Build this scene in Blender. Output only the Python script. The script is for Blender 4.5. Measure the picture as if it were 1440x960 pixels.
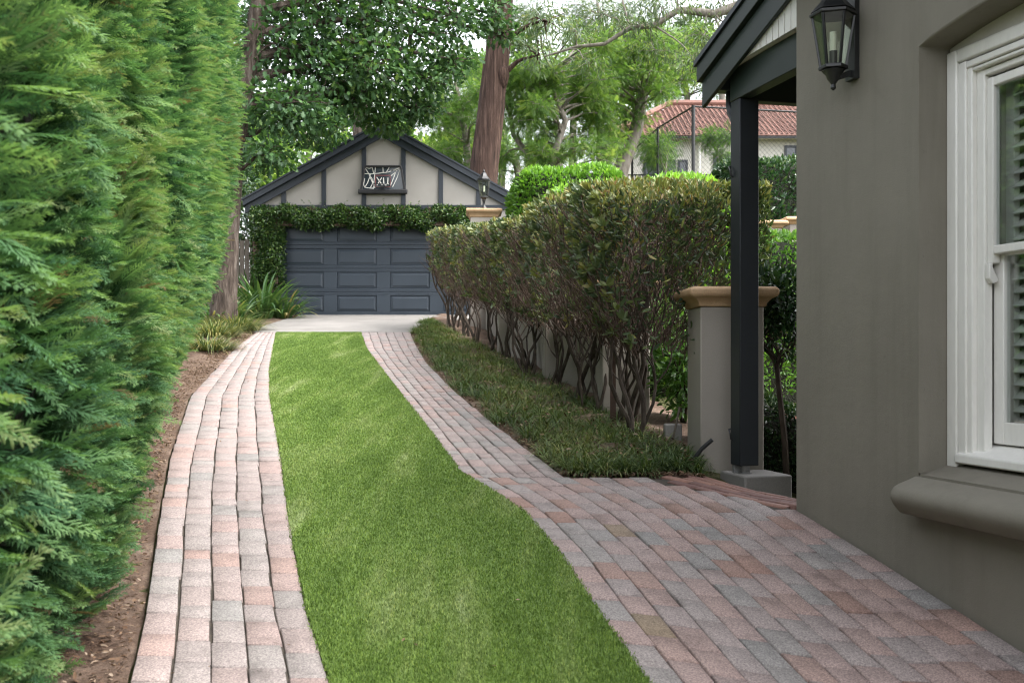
import bpy, math, random
import numpy as np
from mathutils import Vector, Matrix
random.seed(7)
rng = np.random.default_rng(11)
C = bpy.context.scene.collection
SC = bpy.context.scene
for o in list(bpy.data.objects):
    bpy.data.objects.remove(o)

# ------------------------------------------------------------------ camera, world, sun, exposure
EYE = 1.55          # eye height above the drive
FPX = 1500.0        # focal length in pixels of a 1440 wide frame
HOR = 505.0         # horizon row in that frame
SLOPE = 0.105       # the drive climbs towards the garage
cam_d = bpy.data.cameras.new('camera')
cam = bpy.data.objects.new('camera', cam_d)
C.objects.link(cam)
cam.location = (0, 0, EYE)
cam.rotation_euler = (math.radians(90), 0, 0)
cam_d.sensor_width = 36
cam_d.lens = 36 * FPX / 1440
cam_d.shift_y = 25 / 1440
cam_d.clip_end = 2000
cam_d.clip_start = 0.05
cam_d.dof.use_dof = True
cam_d.dof.focus_distance = 9.5
cam_d.dof.aperture_fstop = 5.0
SC.camera = cam

world = bpy.data.worlds.new("World")
SC.world = world
world.use_nodes = True
wn = world.node_tree.nodes
wl = world.node_tree.links
wn.clear()
sun_dir = Vector((0.55, -0.20, 0.78)).normalized()
sky = wn.new('ShaderNodeTexSky')
sky.sky_type = 'NISHITA'
sky.sun_disc = False
sky.sun_elevation = math.asin(sun_dir.z)
sky.sun_rotation = math.atan2(sun_dir.x, sun_dir.y)
sky.air_density = 1.0
sky.dust_density = 4.0
sky.ozone_density = 1.0
hs = wn.new('ShaderNodeHueSaturation')
hs.inputs['Saturation'].default_value = 0.22      # thin overcast
bg = wn.new('ShaderNodeBackground')
bg.inputs['Strength'].default_value = 0.15
wo = wn.new('ShaderNodeOutputWorld')
wl.new(sky.outputs[0], hs.inputs['Color'])
wl.new(hs.outputs[0], bg.inputs['Color'])
wl.new(bg.outputs[0], wo.inputs['Surface'])

sd = bpy.data.lights.new('sun', 'SUN')
sd.energy = .75
sd.angle = math.radians(36)
sd.color = (1.0, 0.96, 0.9)
so = bpy.data.objects.new('sun', sd)
C.objects.link(so)
so.rotation_euler = (-sun_dir).to_track_quat('-Z', 'Y').to_euler()
so.location = (10, -5, 20)

SC.view_settings.view_transform = 'Standard'
SC.view_settings.look = 'None'
SC.view_settings.gamma = 1
SC.view_settings.exposure = 2.35
SC.view_settings.use_curve_mapping = False
SC.render.engine = 'CYCLES'
cy = SC.cycles
cy.use_denoising = True
cy.denoising_input_passes = 'RGB_ALBEDO_NORMAL'
cy.denoising_prefilter = 'ACCURATE'
cy.pixel_filter_type = 'BLACKMAN_HARRIS'
cy.filter_width = 1.15
cy.max_bounces = 7
cy.diffuse_bounces = 4
cy.glossy_bounces = 3
cy.transmission_bounces = 5
cy.transparent_max_bounces = 8
cy.caustics_reflective = False
cy.caustics_refractive = False
cy.sample_clamp_indirect = 6

# ------------------------------------------------------------------ helpers
def ss(x, a, b):
    t = np.clip((np.asarray(x, float) - a) / (b - a), 0, 1)
    return t * t * (3 - 2 * t)

def T(x, y):
    """height of the land"""
    x = np.asarray(x, float); y = np.asarray(y, float)
    z = SLOPE * np.minimum(y, 24.4) + 0.045 * np.maximum(0, y - 24.4)
    z = z - 0.085 * np.maximum(0, 6.3 - y) * ss(x, 0.2, 1.8)
    z = z - 0.13 * ss(x, 1.1, 2.1) * ss(y, 6.3, 7.4) * (1 - ss(y, 8, 11))
    z = z - 0.22 * ss(x, 1.8, 2.3) * ss(y, 6.3, 7.0) * (1 - ss(y, 8.5, 11))
    z = z + 3.6 * ss(y, 24, 36) * ss(x, 0.5, 6)
    return z

def Tf(x, y):
    return float(T(x, y))

def PX(px, py):
    """point of the sloping drive seen at a pixel of the 1440x960 photograph"""
    d = EYE / ((py - HOR) / FPX + SLOPE)
    return ((px - 720) / FPX * d, d)

def PD(px, py, d):
    return Vector(((px - 720) / FPX * d, d, EYE + (HOR - py) / FPX * d))

def curve(pts):
    a = np.array(sorted([(p[1], p[0]) for p in (PX(*q) for q in pts)]))
    return lambda d: np.interp(d, a[:, 0], a[:, 1])

def props(o, label=None, cat=None, group=None, kind=None):
    if label: o['label'] = label
    if cat: o['category'] = cat
    if group: o['group'] = group
    if kind: o['kind'] = kind
    return o

def thing(name, label, cat, loc=(0, 0, 0), rz=0, group=None):
    o = bpy.data.objects.new(name, None)
    o.empty_display_size = 0.2
    C.objects.link(o)
    o.location = loc
    o.rotation_euler = (0, 0, rz)
    return props(o, label, cat, group)

def mworld(o):
    m = Matrix.Translation(o.location) @ Matrix.Rotation(o.rotation_euler.z, 4, 'Z')
    if o.parent is not None:
        m = mworld(o.parent) @ o.matrix_parent_inverse @ m
    return m

def link(me, name, mat, parent, world=True):
    o = bpy.data.objects.new(name, me)
    C.objects.link(o)
    if mat is not None:
        for m in (mat if isinstance(mat, (list, tuple)) else [mat]):
            me.materials.append(m)
    if parent is not None:
        o.parent = parent
        if world:
            o.matrix_parent_inverse = mworld(parent).inverted()
    return o

def np_mesh(name, v, faces, mat, parent=None, tint=None, smooth=False, world=True, midx=None):
    """v (N,3); faces: list of int arrays (M,k)"""
    me = bpy.data.meshes.new(name)
    v = np.ascontiguousarray(v, np.float32)
    faces = [np.ascontiguousarray(f, np.int32) for f in faces if len(f)]
    me.vertices.add(len(v))
    me.vertices.foreach_set('co', v.ravel())
    tot = sum(f.size for f in faces)
    me.loops.add(tot)
    me.loops.foreach_set('vertex_index', np.concatenate([f.ravel() for f in faces]))
    npoly = sum(len(f) for f in faces)
    me.polygons.add(npoly)
    lens = np.concatenate([np.full(len(f), f.shape[1], np.int32) for f in faces])
    starts = np.concatenate([[0], np.cumsum(lens)[:-1]]).astype(np.int32)
    me.polygons.foreach_set('loop_start', starts)
    me.polygons.foreach_set('loop_total', lens)
    if smooth:
        me.polygons.foreach_set('use_smooth', np.ones(npoly, bool))
    if tint is not None:
        a = me.attributes.new('tint', 'FLOAT', 'POINT')
        a.data.foreach_set('value', np.ascontiguousarray(tint, np.float32))
    me.update(calc_edges=True)
    me.validate()
    return link(me, name, mat, parent, world)

class MB:
    """collects simple solids and links them as one mesh object"""
    def __init__(s):
        s.v = []; s.f = []; s.t = []
    def add(s, vs, fs, tint=0.5):
        b = len(s.v)
        s.v += [tuple(p) for p in vs]
        s.f += [tuple(b + i for i in f) for f in fs]
        s.t += [tint] * len(vs)
        return s
    def box(s, x0, x1, y0, y1, z0, z1, tint=0.5):
        return s.add([(x0, y0, z0), (x1, y0, z0), (x1, y1, z0), (x0, y1, z0), (x0, y0, z1), (x1, y0, z1), (x1, y1, z1), (x0, y1, z1)],
                     [(3, 2, 1, 0), (4, 5, 6, 7), (0, 1, 5, 4), (1, 2, 6, 5), (2, 3, 7, 6), (3, 0, 4, 7)], tint)
    def bar(s, a, b, w, h, up=(0, 0, 1)):
        a = Vector(a); b = Vector(b); d = (b - a).normalized(); u = Vector(up)
        r = d.cross(u)
        if r.length < 1e-4: r = d.cross(Vector((0, 1, 0)))
        r.normalize(); u = r.cross(d).normalized()
        q = [(-w / 2, -h / 2), (w / 2, -h / 2), (w / 2, h / 2), (-w / 2, h / 2)]
        vs = [a + r * i + u * j for i, j in q] + [b + r * i + u * j for i, j in q]
        return s.add(vs, [(0, 1, 2, 3), (7, 6, 5, 4), (0, 4, 5, 1), (1, 5, 6, 2), (2, 6, 7, 3), (3, 7, 4, 0)])
    def tube(s, pts, rad, n=8, tint=0.5, ntw=0.0, cap=True):
        pts = [Vector(p) for p in pts]
        if not isinstance(rad, (list, tuple, np.ndarray)): rad = [rad] * len(pts)
        vs = []; prev = None
        for i, p in enumerate(pts):
            d = (pts[min(i + 1, len(pts) - 1)] - pts[max(i - 1, 0)])
            if d.length < 1e-6: d = Vector((0, 0, 1))
            d.normalize()
            if prev is None:
                x = d.orthogonal().normalized()
            else:
                x = (prev - d * prev.dot(d))
                x = x.normalized() if x.length > 1e-5 else d.orthogonal().normalized()
            prev = x
            y = d.cross(x)
            for k in range(n):
                a = 2 * math.pi * k / n
                rr = rad[i] * (1 + (random.uniform(-ntw, ntw) if ntw else 0))
                vs.append(p + x * (math.cos(a) * rr) + y * (math.sin(a) * rr))
        fs = []
        for i in range(len(pts) - 1):
            for k in range(n):
                fs.append((i * n + k, i * n + (k + 1) % n, (i + 1) * n + (k + 1) % n, (i + 1) * n + k))
        if cap:
            fs.append(tuple(range(n - 1, -1, -1)))
            fs.append(tuple((len(pts) - 1) * n + k for k in range(n)))
        return s.add(vs, fs, tint)
    def lathe(s, c, prof, n=24, rot=0.0):
        c = Vector(c); vs = []
        for r, z in prof:
            for k in range(n):
                a = 2 * math.pi * k / n + rot
                vs.append((c.x + r * math.cos(a), c.y + r * math.sin(a), c.z + z))
        fs = []
        for i in range(len(prof) - 1):
            for k in range(n):
                fs.append((i * n + k, i * n + (k + 1) % n, (i + 1) * n + (k + 1) % n, (i + 1) * n + k))
        fs.append(tuple(range(n - 1, -1, -1)))
        fs.append(tuple((len(prof) - 1) * n + k for k in range(n)))
        return s.add(vs, fs)
    def prism(s, poly, o, ax, ay, ext):
        """poly 2-D in axes ax, ay from origin o, extruded along the vector ext"""
        o = Vector(o); ax = Vector(ax); ay = Vector(ay); e = Vector(ext)
        n = len(poly)
        a = [o + ax * p + ay * q for p, q in poly]
        vs = a + [p + e for p in a]
        fs = [tuple(range(n)), tuple(range(2 * n - 1, n - 1, -1))]
        fs += [(i, i + n, (i + 1) % n + n, (i + 1) % n) for i in range(n)]
        return s.add(vs, fs)
    def sq(s, cx, cy, prof, rz=0):
        """square section stack: prof of (half side, z)"""
        vs = []
        for h, z in prof:
            for a, b in ((-1, -1), (1, -1), (1, 1), (-1, 1)):
                x = a * h; y = b * h
                vs.append((cx + x * math.cos(rz) - y * math.sin(rz), cy + x * math.sin(rz) + y * math.cos(rz), z))
        fs = [(3, 2, 1, 0)]
        m = len(prof)
        for i in range(m - 1):
            for k in range(4):
                fs.append((i * 4 + k, i * 4 + (k + 1) % 4, (i + 1) * 4 + (k + 1) % 4, (i + 1) * 4 + k))
        fs.append(tuple((m - 1) * 4 + k for k in range(4)))
        return s.add(vs, fs)
    def build(s, name, mat, parent=None, world=True, bevel=0.0, smooth=False, seg=2, angle=35):
        me = bpy.data.meshes.new(name)
        me.from_pydata([tuple(p) for p in s.v], [], s.f)
        import bmesh
        bm = bmesh.new(); bm.from_mesh(me)
        bmesh.ops.recalc_face_normals(bm, faces=bm.faces)
        bm.to_mesh(me); bm.free()
        a = me.attributes.new('tint', 'FLOAT', 'POINT')
        a.data.foreach_set('value', np.array(s.t, np.float32))
        o = link(me, name, mat, parent, world)
        if bevel:
            b = o.modifiers.new('bevel', 'BEVEL'); b.width = bevel; b.segments = seg; b.limit_method = 'ANGLE'; b.angle_limit = math.radians(angle)
        if smooth or bevel:
            for p in me.polygons: p.use_smooth = True
            if bevel or smooth:
                try:
                    me.set_sharp_from_angle(angle=math.radians(40))
                except Exception:
                    pass
        return o

def frames(d, roll=None, up=None):
    """rotation matrices whose first column is d"""
    d = d / np.linalg.norm(d, axis=1, keepdims=True)
    n = len(d)
    r = rng.normal(size=(n, 3)) if up is None else up
    y = np.cross(r, d); y /= np.linalg.norm(y, axis=1, keepdims=True) + 1e-9
    z = np.cross(d, y)
    return np.stack([d, y, z], axis=2)

def inst(tv, tf, pos, R, sc):
    """copies of a small template: vertices and face arrays"""
    tv = np.asarray(tv, float)
    n = len(pos)
    sc = np.asarray(sc, float)
    if sc.ndim == 1: sc = np.repeat(sc[:, None], 3, 1)
    v = np.einsum('nij,nkj->nki', R, tv[None] * sc[:, None, :]) + pos[:, None, :]
    off = (np.arange(n) * len(tv))[:, None, None]
    faces = [(np.asarray(f)[None] + off).reshape(-1, np.asarray(f).shape[1]) for f in tf]
    return v.reshape(-1, 3), faces

def merge(parts):
    """several (v, faces, tint)"""
    vs = []; fs = []; ts = []; b = 0
    for v, f, t in parts:
        vs.append(v); ts.append(t)
        fs += [g + b for g in f]
        b += len(v)
    by = {}
    for g in fs: by.setdefault(g.shape[1], []).append(g)
    return np.concatenate(vs), [np.concatenate(g) for g in by.values()], np.concatenate(ts)

# leaf templates: x along the leaf, z its normal
LEAF = (np.array([(0, 0, 0), (.3, .2, .04), (.7, .16, .03), (1, 0, -.06), (.7, -.16, .03), (.3, -.2, .04)]), [np.array([(0, 3, 2, 1), (0, 5, 4, 3)])])
NARROW = (np.array([(0, 0, 0), (.35, .11, .03), (.75, .08, .01), (1, 0, -.1), (.75, -.08, .01), (.35, -.11, .03)]), [np.array([(0, 3, 2, 1), (0, 5, 4, 3)])])
LANCE = (np.array([(0, 0, 0), (.3, .135, .03), (.68, .12, .03), (1, 0, -.06), (.68, -.12, .03), (.3, -.135, .03)]), [np.array([(0, 3, 2, 1), (0, 5, 4, 3)])])
def _oak():
    up = [(0.0, 0.0), (.12, .05), (.22, .2), (.34, .1), (.48, .3), (.6, .14), (.76, .25), (.84, .1), (1, 0)]
    v = [(x, y, .12 * y) for x, y in up] + [(x, -y, .12 * y) for x, y in up[1:-1]]
    a = list(range(9))
    b = [0] + list(range(9, 16)) + [8]
    return np.array(v), [np.array([a[::-1]]), np.array([b])]
OAK = _oak()
def _frond(pairs, wl, ww, spread):
    v = []; f = []
    def loz(p, d, l, w, z0):
        b = len(v); px = (-d[1], d[0])
        e = (p[0] + d[0] * l, p[1] + d[1] * l); m = (p[0] + d[0] * l * .5, p[1] + d[1] * l * .5)
        v.extend([(p[0], p[1], z0), (m[0] + px[0] * w, m[1] + px[1] * w, z0 + .01), (e[0], e[1], z0 - l * .2), (m[0] - px[0] * w, m[1] - px[1] * w, z0 + .01)])
        f.append((b, b + 1, b + 2, b + 3))
    loz((0, 0), (1, 0), 1.0, .012, 0)
    for i in range(pairs):
        t = .12 + .86 * i / pairs
        l = wl * (1 - .75 * abs(t - .45) / .6)
        for s_ in (1, -1):
            a = spread * s_
            loz((t, 0), (math.cos(a), math.sin(a)), l, ww, -.12 * t * t)
    return np.array(v), [np.array(f)]
PINNATE = _frond(12, .27, .02, .9)
def _spray():
    v = []; f = []
    def loz(p, d, l, w, z0, z1):
        b = len(v); n = (-d[1], d[0])
        m = .4
        v.extend([(p[0], p[1], z0), (p[0] + d[0] * l * m + n[0] * w, p[1] + d[1] * l * m + n[1] * w, z0 * .6 + z1 * .4 + .012), (p[0] + d[0] * l, p[1] + d[1] * l, z1),
                  (p[0] + d[0] * l * m - n[0] * w, p[1] + d[1] * l * m - n[1] * w, z0 * .6 + z1 * .4 + .012)])
        f.append((b, b + 1, b + 2, b + 3))
    loz((0, 0), (1, 0), 1.05, .02, 0, -.2)
    k = 8
    for i in range(k):
        t = .06 + .84 * i / (k - 1)
        L = (.34 * (1 - t) + .12) * (1.15 if i % 2 else .9)
        for s_ in (1, -1):
            a = s_ * (.52 - .12 * t + .05 * (i % 3))
            d = (math.cos(a), math.sin(a)); z0 = -.2 * t * t
            loz((t, 0), d, L, .019, z0, z0 - .16 * L + .05)
            for q, s2 in ((.3, 1), (.4, -1), (.62, s_)):
                a2 = a + s2 * .5
                p = (t + d[0] * L * q, d[1] * L * q)
                loz(p, (math.cos(a2), math.sin(a2)), L * .45 * (1.1 - q * .6), .016, z0 - .02 * q, z0 - .05)
    return np.array(v), [np.array(f)]
SPRAY = _spray()

def strap(n, base, lean, L, W, seg=6, curl=1.0, spread=0.1, tint=None):
    """n strap leaves rising from base points and arching over"""
    base = np.asarray(base, float)
    az = rng.uniform(0, 2 * np.pi, n)
    th0 = np.abs(rng.normal(lean, .22, n))
    Ls = L * rng.uniform(.65, 1.15, n); Ws = W * rng.uniform(.7, 1.2, n)
    cv = curl * rng.uniform(.5, 1.4, n)
    d2 = np.stack([np.cos(az), np.sin(az)], 1)
    side = np.stack([-d2[:, 1], d2[:, 0], np.zeros(n)], 1)
    p = base + np.concatenate([d2 * spread * rng.uniform(0, 1, (n, 1)), np.zeros((n, 1))], 1)
    vs = []
    th = th0.copy()
    for i in range(seg + 1):
        t = i / seg
        w = Ws * (0.75 + .6 * t) * (1 - t ** 3) * .5 + .0005
        vs.append(p - side * w[:, None]); vs.append(p + side * w[:, None])
        st = Ls / seg
        p = p + np.concatenate([d2 * (np.sin(th) * st)[:, None], (np.cos(th) * st)[:, None]], 1)
        th = th + cv * (1.2 / seg) * (0.4 + 1.2 * t)
    v = np.stack(vs, 1)
    nv = 2 * (seg + 1)
    q = np.array([(2 * i, 2 * i + 1, 2 * i + 3, 2 * i + 2) for i in range(seg)])
    f = (q[None] + (np.arange(n) * nv)[:, None, None]).reshape(-1, 4)
    tn = rng.uniform(0, 1, n) if tint is None else tint
    return v.reshape(-1, 3), [f], np.repeat(tn, nv)

# ------------------------------------------------------------------ materials
def newmat(name):
    m = bpy.data.materials.new(name); m.use_nodes = True
    nt = m.node_tree; nt.nodes.clear()
    out = nt.nodes.new('ShaderNodeOutputMaterial')
    p = nt.nodes.new('ShaderNodeBsdfPrincipled')
    nt.links.new(p.outputs[0], out.inputs[0])
    return m, nt, p, out

def ramp(nt, stops, interp='LINEAR'):
    r = nt.nodes.new('ShaderNodeValToRGB')
    r.color_ramp.interpolation = interp
    e = r.color_ramp.elements
    while len(e) > 1: e.remove(e[-1])
    e[0].position = stops[0][0]; e[0].color = (*stops[0][1], 1)
    for p, c in stops[1:]:
        k = e.new(p); k.color = (*c, 1)
    return r

def coords(nt, scale=(1, 1, 1)):
    tc = nt.nodes.new('ShaderNodeTexCoord')
    mp = nt.nodes.new('ShaderNodeMapping')
    mp.inputs['Scale'].default_value = scale
    nt.links.new(tc.outputs['Object'], mp.inputs['Vector'])
    return mp.outputs[0]

def noise(nt, vec, scale, detail=5, rough=.6):
    n = nt.nodes.new('ShaderNodeTexNoise')
    n.inputs['Scale'].default_value = scale; n.inputs['Detail'].default_value = detail; n.inputs['Roughness'].default_value = rough
    nt.links.new(vec, n.inputs['Vector'])
    return n.outputs[0]

def mix(nt, a, b, f, mode='MIX'):
    m = nt.nodes.new('ShaderNodeMix'); m.data_type = 'RGBA'; m.blend_type = mode
    for s_, v in (('A', a), ('B', b)):
        sk = [i for i in m.inputs if i.name == s_ and i.type == 'RGBA'][0]
        if hasattr(v, 'node'): nt.links.new(v, sk)
        else: sk.default_value = (*v, 1)
    if hasattr(f, 'node'): nt.links.new(f, m.inputs[0])
    else: m.inputs[0].default_value = f
    return [o for o in m.outputs if o.type == 'RGBA'][0]

def bump(nt, p, h, strength, dist=.01):
    b = nt.nodes.new('ShaderNodeBump')
    b.inputs['Strength'].default_value = strength; b.inputs['Distance'].default_value = dist
    nt.links.new(h, b.inputs['Height']); nt.links.new(b.outputs[0], p.inputs['Normal'])

def pmat(name, c1, c2, scale=4, rough=.7, bscale=60, bstr=.2, bdist=.005, stretch=(1, 1, 1), spec=.4, fine=.25, metal=0):
    m, nt, p, out = newmat(name)
    vec = coords(nt, stretch)
    r = ramp(nt, [(.3, c1), (.7, c2)])
    nt.links.new(noise(nt, vec, scale), r.inputs[0])
    fi = noise(nt, vec, bscale, 6)
    g = ramp(nt, [(.25, (1 - fine,) * 3), (.75, (1 + 0 * fine,) * 3)])
    nt.links.new(fi, g.inputs[0])
    nt.links.new(mix(nt, r.outputs[0], g.outputs[0], 1.0, 'MULTIPLY'), p.inputs['Base Color'])
    p.inputs['Roughness'].default_value = rough
    p.inputs['Specular IOR Level'].default_value = spec
    p.inputs['Metallic'].default_value = metal
    if bstr: bump(nt, p, fi, bstr, bdist)
    return m

def leafmat(name, stops, rough=.5, trans=.3, spec=.35, tgain=1.6):
    m, nt, p, out = newmat(name)
    at = nt.nodes.new('ShaderNodeAttribute'); at.attribute_name = 'tint'
    r = ramp(nt, stops)
    nt.links.new(at.outputs['Fac'], r.inputs[0])
    nt.links.new(r.outputs[0], p.inputs['Base Color'])
    p.inputs['Roughness'].default_value = rough
    p.inputs['Specular IOR Level'].default_value = spec
    if trans:
        t = nt.nodes.new('ShaderNodeBsdfTranslucent')
        g = mix(nt, r.outputs[0], (tgain, tgain * 1.05, tgain * .55), 1.0, 'MULTIPLY')
        nt.links.new(g, t.inputs['Color'])
        s_ = nt.nodes.new('ShaderNodeMixShader'); s_.inputs[0].default_value = trans
        nt.links.new(p.outputs[0], s_.inputs[1]); nt.links.new(t.outputs[0], s_.inputs[2])
        nt.links.new(s_.outputs[0], out.inputs[0])
    return m

def bark(name, c1, c2, c3, sx=14, sz=1.6, strength=.9, dist=.03):
    m, nt, p, out = newmat(name)
    vec = coords(nt, (sx, sx, sz))
    n = noise(nt, vec, 1.0, 8, .7)
    r = ramp(nt, [(.3, c1), (.5, c2), (.72, c3)])
    nt.links.new(n, r.inputs[0]); nt.links.new(r.outputs[0], p.inputs['Base Color'])
    p.inputs['Roughness'].default_value = .9
    p.inputs['Specular IOR Level'].default_value = .2
    bump(nt, p, n, strength, dist)
    return m

M = {}
def wallmat():
    m, nt, p, out = newmat('house_render')
    v1 = coords(nt); v2 = coords(nt, (3, 3, .22))
    r = ramp(nt, [(.3, (.19, .176, .145)), (.7, (.225, .208, .173))]); nt.links.new(noise(nt, v1, 1.1, 6, .65), r.inputs[0])
    st_ = ramp(nt, [(.32, (.90, .895, .88)), (.5, (1, 1, 1)), (.7, (1.04, 1.04, 1.03))]); nt.links.new(noise(nt, v2, 1.6, 6, .7), st_.inputs[0])
    sp = ramp(nt, [(.22, (.72, .72, .72)), (.32, (1, 1, 1))]); nt.links.new(noise(nt, v1, 26, 3, .6), sp.inputs[0])
    c = mix(nt, r.outputs[0], st_.outputs[0], 1, 'MULTIPLY'); c = mix(nt, c, sp.outputs[0], .8, 'MULTIPLY')
    nt.links.new(c, p.inputs['Base Color']); p.inputs['Roughness'].default_value = .85; p.inputs['Specular IOR Level'].default_value = .25
    a1 = nt.nodes.new('ShaderNodeMath'); a1.operation = 'MULTIPLY_ADD'; a1.inputs[1].default_value = .35
    nt.links.new(noise(nt, v1, 150, 4, .7), a1.inputs[0]); nt.links.new(noise(nt, v1, 7, 5, .6), a1.inputs[2])
    bump(nt, p, a1.outputs[0], .55, .008)
    return m
M['render_wall'] = wallmat()
M['render_pier'] = pmat('pier_render', (.285, .258, .225), (.335, .305, .27), 1.5, .85, 160, .3, .003, fine=.14, spec=.25)
M['stone_cap'] = pmat('sandstone', (.42, .26, .14), (.55, .38, .23), 5, .8, 90, .3, .004, fine=.3)
M['gable'] = pmat('gable_render', (.29, .273, .25), (.335, .316, .292), 1.2, .85, 150, .25, .003, fine=.1)
M['post'] = pmat('post_paint', (.013, .016, .020), (.017, .020, .025), 3, .5, 80, .06, .002, fine=.15)
M['navy'] = pmat('dark_blue_paint', (.022, .028, .037), (.028, .035, .045), 3, .45, 80, .06, .002, fine=.15)
M['door'] = pmat('door_paint', (.033, .044, .058), (.041, .053, .069), 1.5, .42, 60, .05, .002, fine=.15)
M['green_trim'] = pmat('dark_green_paint', (.014, .023, .020), (.020, .030, .026), 3, .5, 60, .08, .002, fine=.15)
M['white'] = pmat('white_paint', (.76, .745, .70), (.84, .825, .785), 2.5, .4, 40, .08, .002, (1, 1, .3), fine=.08)
M['soffit'] = pmat('soffit_paint', (.55, .52, .46), (.62, .59, .53), 3, .6, 60, .05, fine=.1)
M['black'] = pmat('black_metal', (.012, .013, .014), (.022, .023, .024), 8, .38, 120, .12, .001, spec=.5)
M['rubber'] = pmat('black_poly', (.018, .018, .02), (.028, .028, .03), 8, .5, 120, .1, .001)
M['concrete'] = pmat('concrete', (.18, .17, .158), (.27, .255, .238), 1.1, .85, 90, .35, .004, fine=.25)
M['joint'] = pmat('joint_sand', (.035, .03, .024), (.08, .065, .05), 12, .95, 120, .5, .004)
M['tiles'] = None
M['steel'] = pmat('galvanised', (.3, .3, .3), (.42, .42, .42), 10, .45, 60, .1, .001, metal=.7)
M['rust'] = pmat('rusty_steel', (.05, .03, .022), (.09, .05, .035), 12, .8, 90, .3, .002)
M['stake'] = pmat('weathered_wood', (.10, .082, .066), (.19, .16, .13), 10, .85, 60, .4, .003, (6, 6, 1))
M['shade_room'] = pmat('room_plaster', (.42, .36, .30), (.5, .44, .37), 2, .9, 40, .05)
M['cream_wall'] = pmat('cream_render', (.55, .53, .48), (.62, .60, .55), .8, .85, 60, .2, .004, fine=.1)

def glassmat(name, rough=.02, tint=(.9, .93, .92), mixf=.75):
    m, nt, p, out = newmat(name)
    p.inputs['Base Color'].default_value = (.02, .025, .025, 1)
    p.inputs['Roughness'].default_value = rough
    p.inputs['Specular IOR Level'].default_value = .8
    tr = nt.nodes.new('ShaderNodeBsdfTransparent'); tr.inputs[0].default_value = (*tint, 1)
    gl = nt.nodes.new('ShaderNodeBsdfGlossy'); gl.inputs['Roughness'].default_value = rough
    lw = nt.nodes.new('ShaderNodeLayerWeight'); lw.inputs['Blend'].default_value = .5
    fr = nt.nodes.new('ShaderNodeMapRange'); fr.interpolation_type = 'SMOOTHERSTEP'; fr.inputs['To Min'].default_value = .05; fr.inputs['To Max'].default_value = .5
    nt.links.new(lw.outputs['Facing'], fr.inputs['Value'])
    ms = nt.nodes.new('ShaderNodeMixShader')
    nt.links.new(fr.outputs[0], ms.inputs[0]); nt.links.new(tr.outputs[0], ms.inputs[1]); nt.links.new(gl.outputs[0], ms.inputs[2])
    nt.links.new(ms.outputs[0], out.inputs[0])
    return m
M['glass'] = glassmat('window_glass')
M['lamp_glass'] = glassmat('lamp_glass', .12, (.8, .85, .75))
def darkglass(name):
    m, nt, p, out = newmat(name)
    p.inputs['Base Color'].default_value = (.035, .045, .055, 1); p.inputs['Roughness'].default_value = .08
    p.inputs['Specular IOR Level'].default_value = .7
    return m
M['dark_glass'] = darkglass('dark_window_glass')

# pavers: every brick carries its own fired colour
def pavermat():
    m, nt, p, out = newmat('clay_pavers')
    at = nt.nodes.new('ShaderNodeAttribute'); at.attribute_name = 'tint'
    r = ramp(nt, [(0, (.21, .202, .198)), (.16, (.238, .22, .213)), (.36, (.252, .218, .212)), (.55, (.275, .212, .20)), (.72, (.265, .192, .172)), (.86, (.24, .158, .134)), (.94, (.175, .135, .118)), (1, (.24, .19, .13))])
    nt.links.new(at.outputs['Fac'], r.inputs[0])
    vec = coords(nt)
    n1 = noise(nt, vec, 120, 3, .8)
    g1 = ramp(nt, [(.36, (.40, .39, .38)), (.5, (.97, .96, .95)), (.64, (1.6, 1.57, 1.53))])
    nt.links.new(n1, g1.inputs[0])
    n2 = noise(nt, vec, 5, 6, .65)
    g2 = ramp(nt, [(.28, (.60, .585, .57)), (.45, (.95, .94, .93)), (.72, (1.14, 1.12, 1.1))])
    nt.links.new(n2, g2.inputs[0])
    c = mix(nt, r.outputs[0], g1.outputs[0], .75, 'MULTIPLY')
    c = mix(nt, c, g2.outputs[0], .8, 'MULTIPLY')
    nt.links.new(c, p.inputs['Base Color'])
    p.inputs['Roughness'].default_value = .85
    p.inputs['Specular IOR Level'].default_value = .25
    bump(nt, p, n1, .5, .003)
    return m
M['paver'] = pavermat()

def redbrickmat():
    m, nt, p, out = newmat('red_bricks')
    at = nt.nodes.new('ShaderNodeAttribute'); at.attribute_name = 'tint'
    r = ramp(nt, [(0, (.13, .068, .06)), (.5, (.18, .095, .08)), (1, (.26, .14, .105))])
    nt.links.new(at.outputs['Fac'], r.inputs[0])
    n1 = noise(nt, coords(nt), 60, 5, .7)
    g1 = ramp(nt, [(.3, (.6, .6, .6)), (.7, (1.15, 1.12, 1.1))]); nt.links.new(n1, g1.inputs[0])
    nt.links.new(mix(nt, r.outputs[0], g1.outputs[0], .8, 'MULTIPLY'), p.inputs['Base Color'])
    p.inputs['Roughness'].default_value = .8
    bump(nt, p, n1, .35, .003)
    return m
M['redbrick'] = redbrickmat()

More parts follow.
